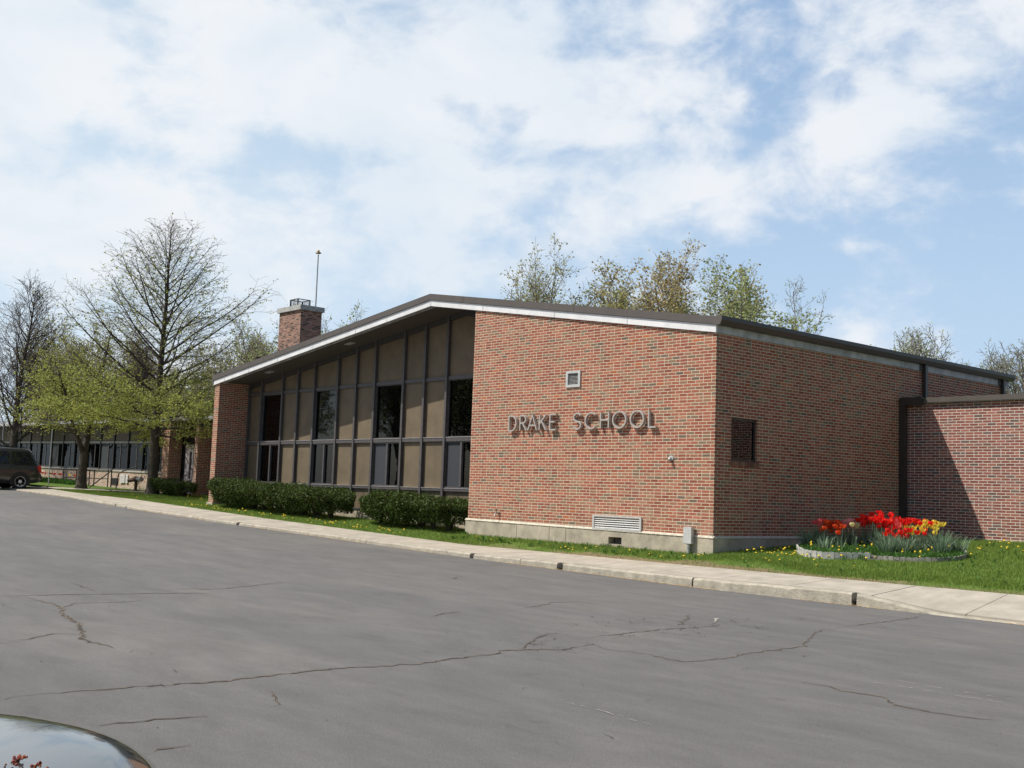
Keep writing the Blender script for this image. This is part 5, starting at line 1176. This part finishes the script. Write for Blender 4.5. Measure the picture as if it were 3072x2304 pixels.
for side in (1, -1):
    m = MB(); z0, z1 = 1.06, 1.60
    def sx_(x, t_):  # side surface at belt..roof
        return side * (.952 + (.70 - .952) * t_ * .62 + .006)
    for a, b, c, d in ((-2.25, -1.35, -1.75, -1.38), (-1.28, -.45, -1.28, -.48), (-.36, .62, -.34, .34)):
        m.poly([(a, side * .958, z0), (b, side * .958, z0), (b * .5 + d * .5, side * .855, (z0 + z1) / 2), (d, side * .762, z1), (c, side * .762, z1), (a * .5 + c * .5, side * .855, (z0 + z1) / 2)])
    mesh_child(m, 'side_window', mat('van_glass', (.012, .014, .018), .04, spec=.8), van)
    m = MB(); m.poly([(x, side * .984, .0 + .34 + .41 * math.sin(a)) if 0 else (0 + .42 * math.cos(a), side * .984, .34 + .42 * math.sin(a)) for a in [math.pi * i / 16 for i in range(17)]] + [(-.42, side * .984, .2), (.42, side * .984, .2)][::1] if 0 else [(.42 * math.cos(math.pi * i / 16), side * .984, .33 + .42 * math.sin(math.pi * i / 16)) for i in range(17)] + [(-.40, side * .984, .20), (.40, side * .984, .20)])
    mesh_child(m, 'wheel_arch', M_black, van)
    m = MB(); m.poly([(-3.0 + .42 * math.cos(math.pi * i / 16), side * .984, .33 + .42 * math.sin(math.pi * i / 16)) for i in range(17)] + [(-3.4, side * .984, .20), (-2.6, side * .984, .20)]); mesh_child(m, 'wheel_arch', M_black, van)
    wheel(van, 0, side * .99, .335, side); wheel(van, -3.0, side * .99, .335, side)
    m = MB(); m.prism([(.66, .98), (.80, .70), (.87, .70), (.84, .98), (.81, 1.06)], 'y', side * .84, side * .962); tl = mesh_child(m, 'tail_lamp', mat('lamp_red', (.55, .01, .01), .15, coat=1.0), van)
    m = MB(); m.prism([(.78, .735), (.80, .70), (.873, .70), (.872, .735)], 'y', side * .84, side * .966); mesh_child(m, 'reversing_lamp', mat('lamp_clear', (.6, .55, .5), .2), tl)
    m = MB(); m.tube([(-1.7, side * .58, 1.79), (-1.5, side * .58, 1.82), (.1, side * .58, 1.81), (.25, side * .58, 1.77)], .02, 6); mesh_child(m, 'roof_rail', M_blackm, van)
    m = MB(); m.box(-1.0, .0, side * .983, side * .989, .62, .65); m.box(-2.4, -1.05, side * .983, side * .989, .62, .65); mesh_child(m, 'side_moulding', M_blackm, van)
    m = MB(); m.box(-1.32, -1.315, side * .983, side * .986, .3, 1.02); m.box(-.42, -.415, side * .983, side * .986, .45, 1.02); mesh_child(m, 'door_seam', M_black, van)
m = MB(); m.poly([(.52, -.62, 1.60), (.52, .62, 1.60), (.80, .72, 1.10), (.80, -.72, 1.10)]); o = mesh_child(m, 'rear_window', MATS['van_glass'], van); o.location = (.02, 0, .01)
m = MB(); m.box(.70, .955, -.80, .80, .42, .60); mesh_child(m, 'bumper', M_van, van)

# car beside the camera; only the corner of its bonnet shows
hd2 = Vector((CF.x, CF.y, 0)).normalized(); rt2 = Vector((hd2.y, -hd2.x, 0))
HEAD = R(6)
car = thing('parked_car', (0, 0, 0), 'dark green grey car whose glossy bonnet corner fills the lower left of the photo', 'car')
car.rotation_euler = (0, 0, math.atan2(-hd2.x, hd2.y) + R(90) - HEAD * 0)     # its +x points the way the camera looks
co_ = Vector((CAM.x, CAM.y, 0)) + hd2 * 3.40 - rt2 * 1.68
car.location = (co_.x, co_.y, lerp(ZK, co_.x))
M_car = paint('car_paint', (.10, .125, .125), .18, .8)
CP = []
HX = [(-4.6, .40, .62, .78, .78, .72, .60), (-4.5, .28, .85, .92, .86, .80, .66), (-4.0, .24, .92, .99, .90, .86, .68), (-3.6, .22, .94, 1.10, .90, .87, .62), (-3.0, .22, .94, 1.38, .90, .87, .56), (-2.4, .22, .94, 1.42, .90, .87, .57), (-1.9, .22, .94, 1.36, .90, .87, .58), (-1.35, .22, .94, 1.10, .90, .87, .66), (-1.15, .22, .93, 1.02, .90, .87, .72)]
HX = [(h[0] - .55 if i_ > 2 else h[0] - .3,) + h[1:] for i_, h in enumerate(HX)]
loft(body_sections(HX, 1), 'cabin', M_car, car)
# bonnet and wings as one smooth crowned shell
m = MB(); NS, NL = 44, 48
def bz(s_, l):     # s_: 0 nose .. 1 windscreen, l: -1..1 across
    return 0
rows = []
for i in range(NS + 1):
    s_ = i / NS; a = s_ * 1.85            # metres back from the nose
    fr_ = (1 - (1 - min(1, a / .62)) ** 2.4) ** .5 if a < .62 else 1.0
    half = .60 + .29 * (1 - (1 - min(1, a / .7)) ** 2.2) ** .5 if a < .7 else .89
    ztop = .63 + .355 * fr_ + .05 * min(1, a / 1.35)
    row = []
    for j in range(NL + 1):
        l = -1 + 2 * j / NL; th = l * math.pi / 2
        yy_ = half * math.copysign(abs(math.sin(th)) ** .62, l); zz_ = .30 + (ztop - .30) * max(0, math.cos(th)) ** .30
        row.append((-a, yy_, zz_))
    rows.append(row)
for r_ in rows: m.v += r_
k = NL + 1
for i in range(NS):
    for j in range(NL): q = i * k + j; m.f.append((q, q + k, q + k + 1, q + 1))
m.f.append(tuple(range(k)))
bon = mesh_child(m, 'bonnet', M_car, car, True)
def at_bonnet(fw_, lt_):      # local point on the bonnet skin
    best = min(m.v, key=lambda q: (q[0] + fw_) ** 2 + (q[1] - lt_) ** 2); return best
db = thing('fallen_blossom', (0, 0, 0), 'small red brown maple blossom fallen on the car bonnet', 'blossom'); rb = random.Random(4)
bpy.context.view_layer.update()
v = MB(); inv = car.matrix_world.inverted()
for wx, wy, n in ((12.352, -17.800, 12), (12.385, -17.770, 11), (12.39, -17.822, 5)):
    lc = inv @ Vector((wx, wy, -.3))
    for i in range(n):
        la, lb_ = lc.x + rb.gauss(0, .007), lc.y + rb.gauss(0, .008); q = at_bonnet(-la, lb_); wpt = car.matrix_world @ Vector((la, lb_, q[2] + rb.uniform(.003, .010))); v.blob(wpt, rb.uniform(.0022, .0045), i, (1, 1, 1), 6, 4, .3)

v.build('blossom', mat('blossom_red', (.30, .07, .03), .7, island=.4), db)
for side in (1, -1):
    wheel(car, -.95, side * .915, .31, side); wheel(car, -4.0, side * .915, .31, side)
    m = MB(); m.poly([(-2.3, side * .885, .97), (-4.05, side * .885, .97), (-3.55, side * .66, 1.33), (-2.65, side * .66, 1.33)]); mesh_child(m, 'side_window', MATS['van_glass'], car)
    m = MB(); m.blob((-.12, side * .55, .62), .13, 1, (.7, 1.2, .7), 12, 8); mesh_child(m, 'headlight', mat('headlight', (.6, .62, .65), .1), car, True)
m = MB(); m.poly([(-1.75, -.72, 1.02), (-1.75, .72, 1.02), (-2.47, .60, 1.38), (-2.47, -.60, 1.38)]); o = mesh_child(m, 'windscreen', MATS['van_glass'], car); o.location = (.02, 0, .02)
print('scene done', len(bpy.data.objects))
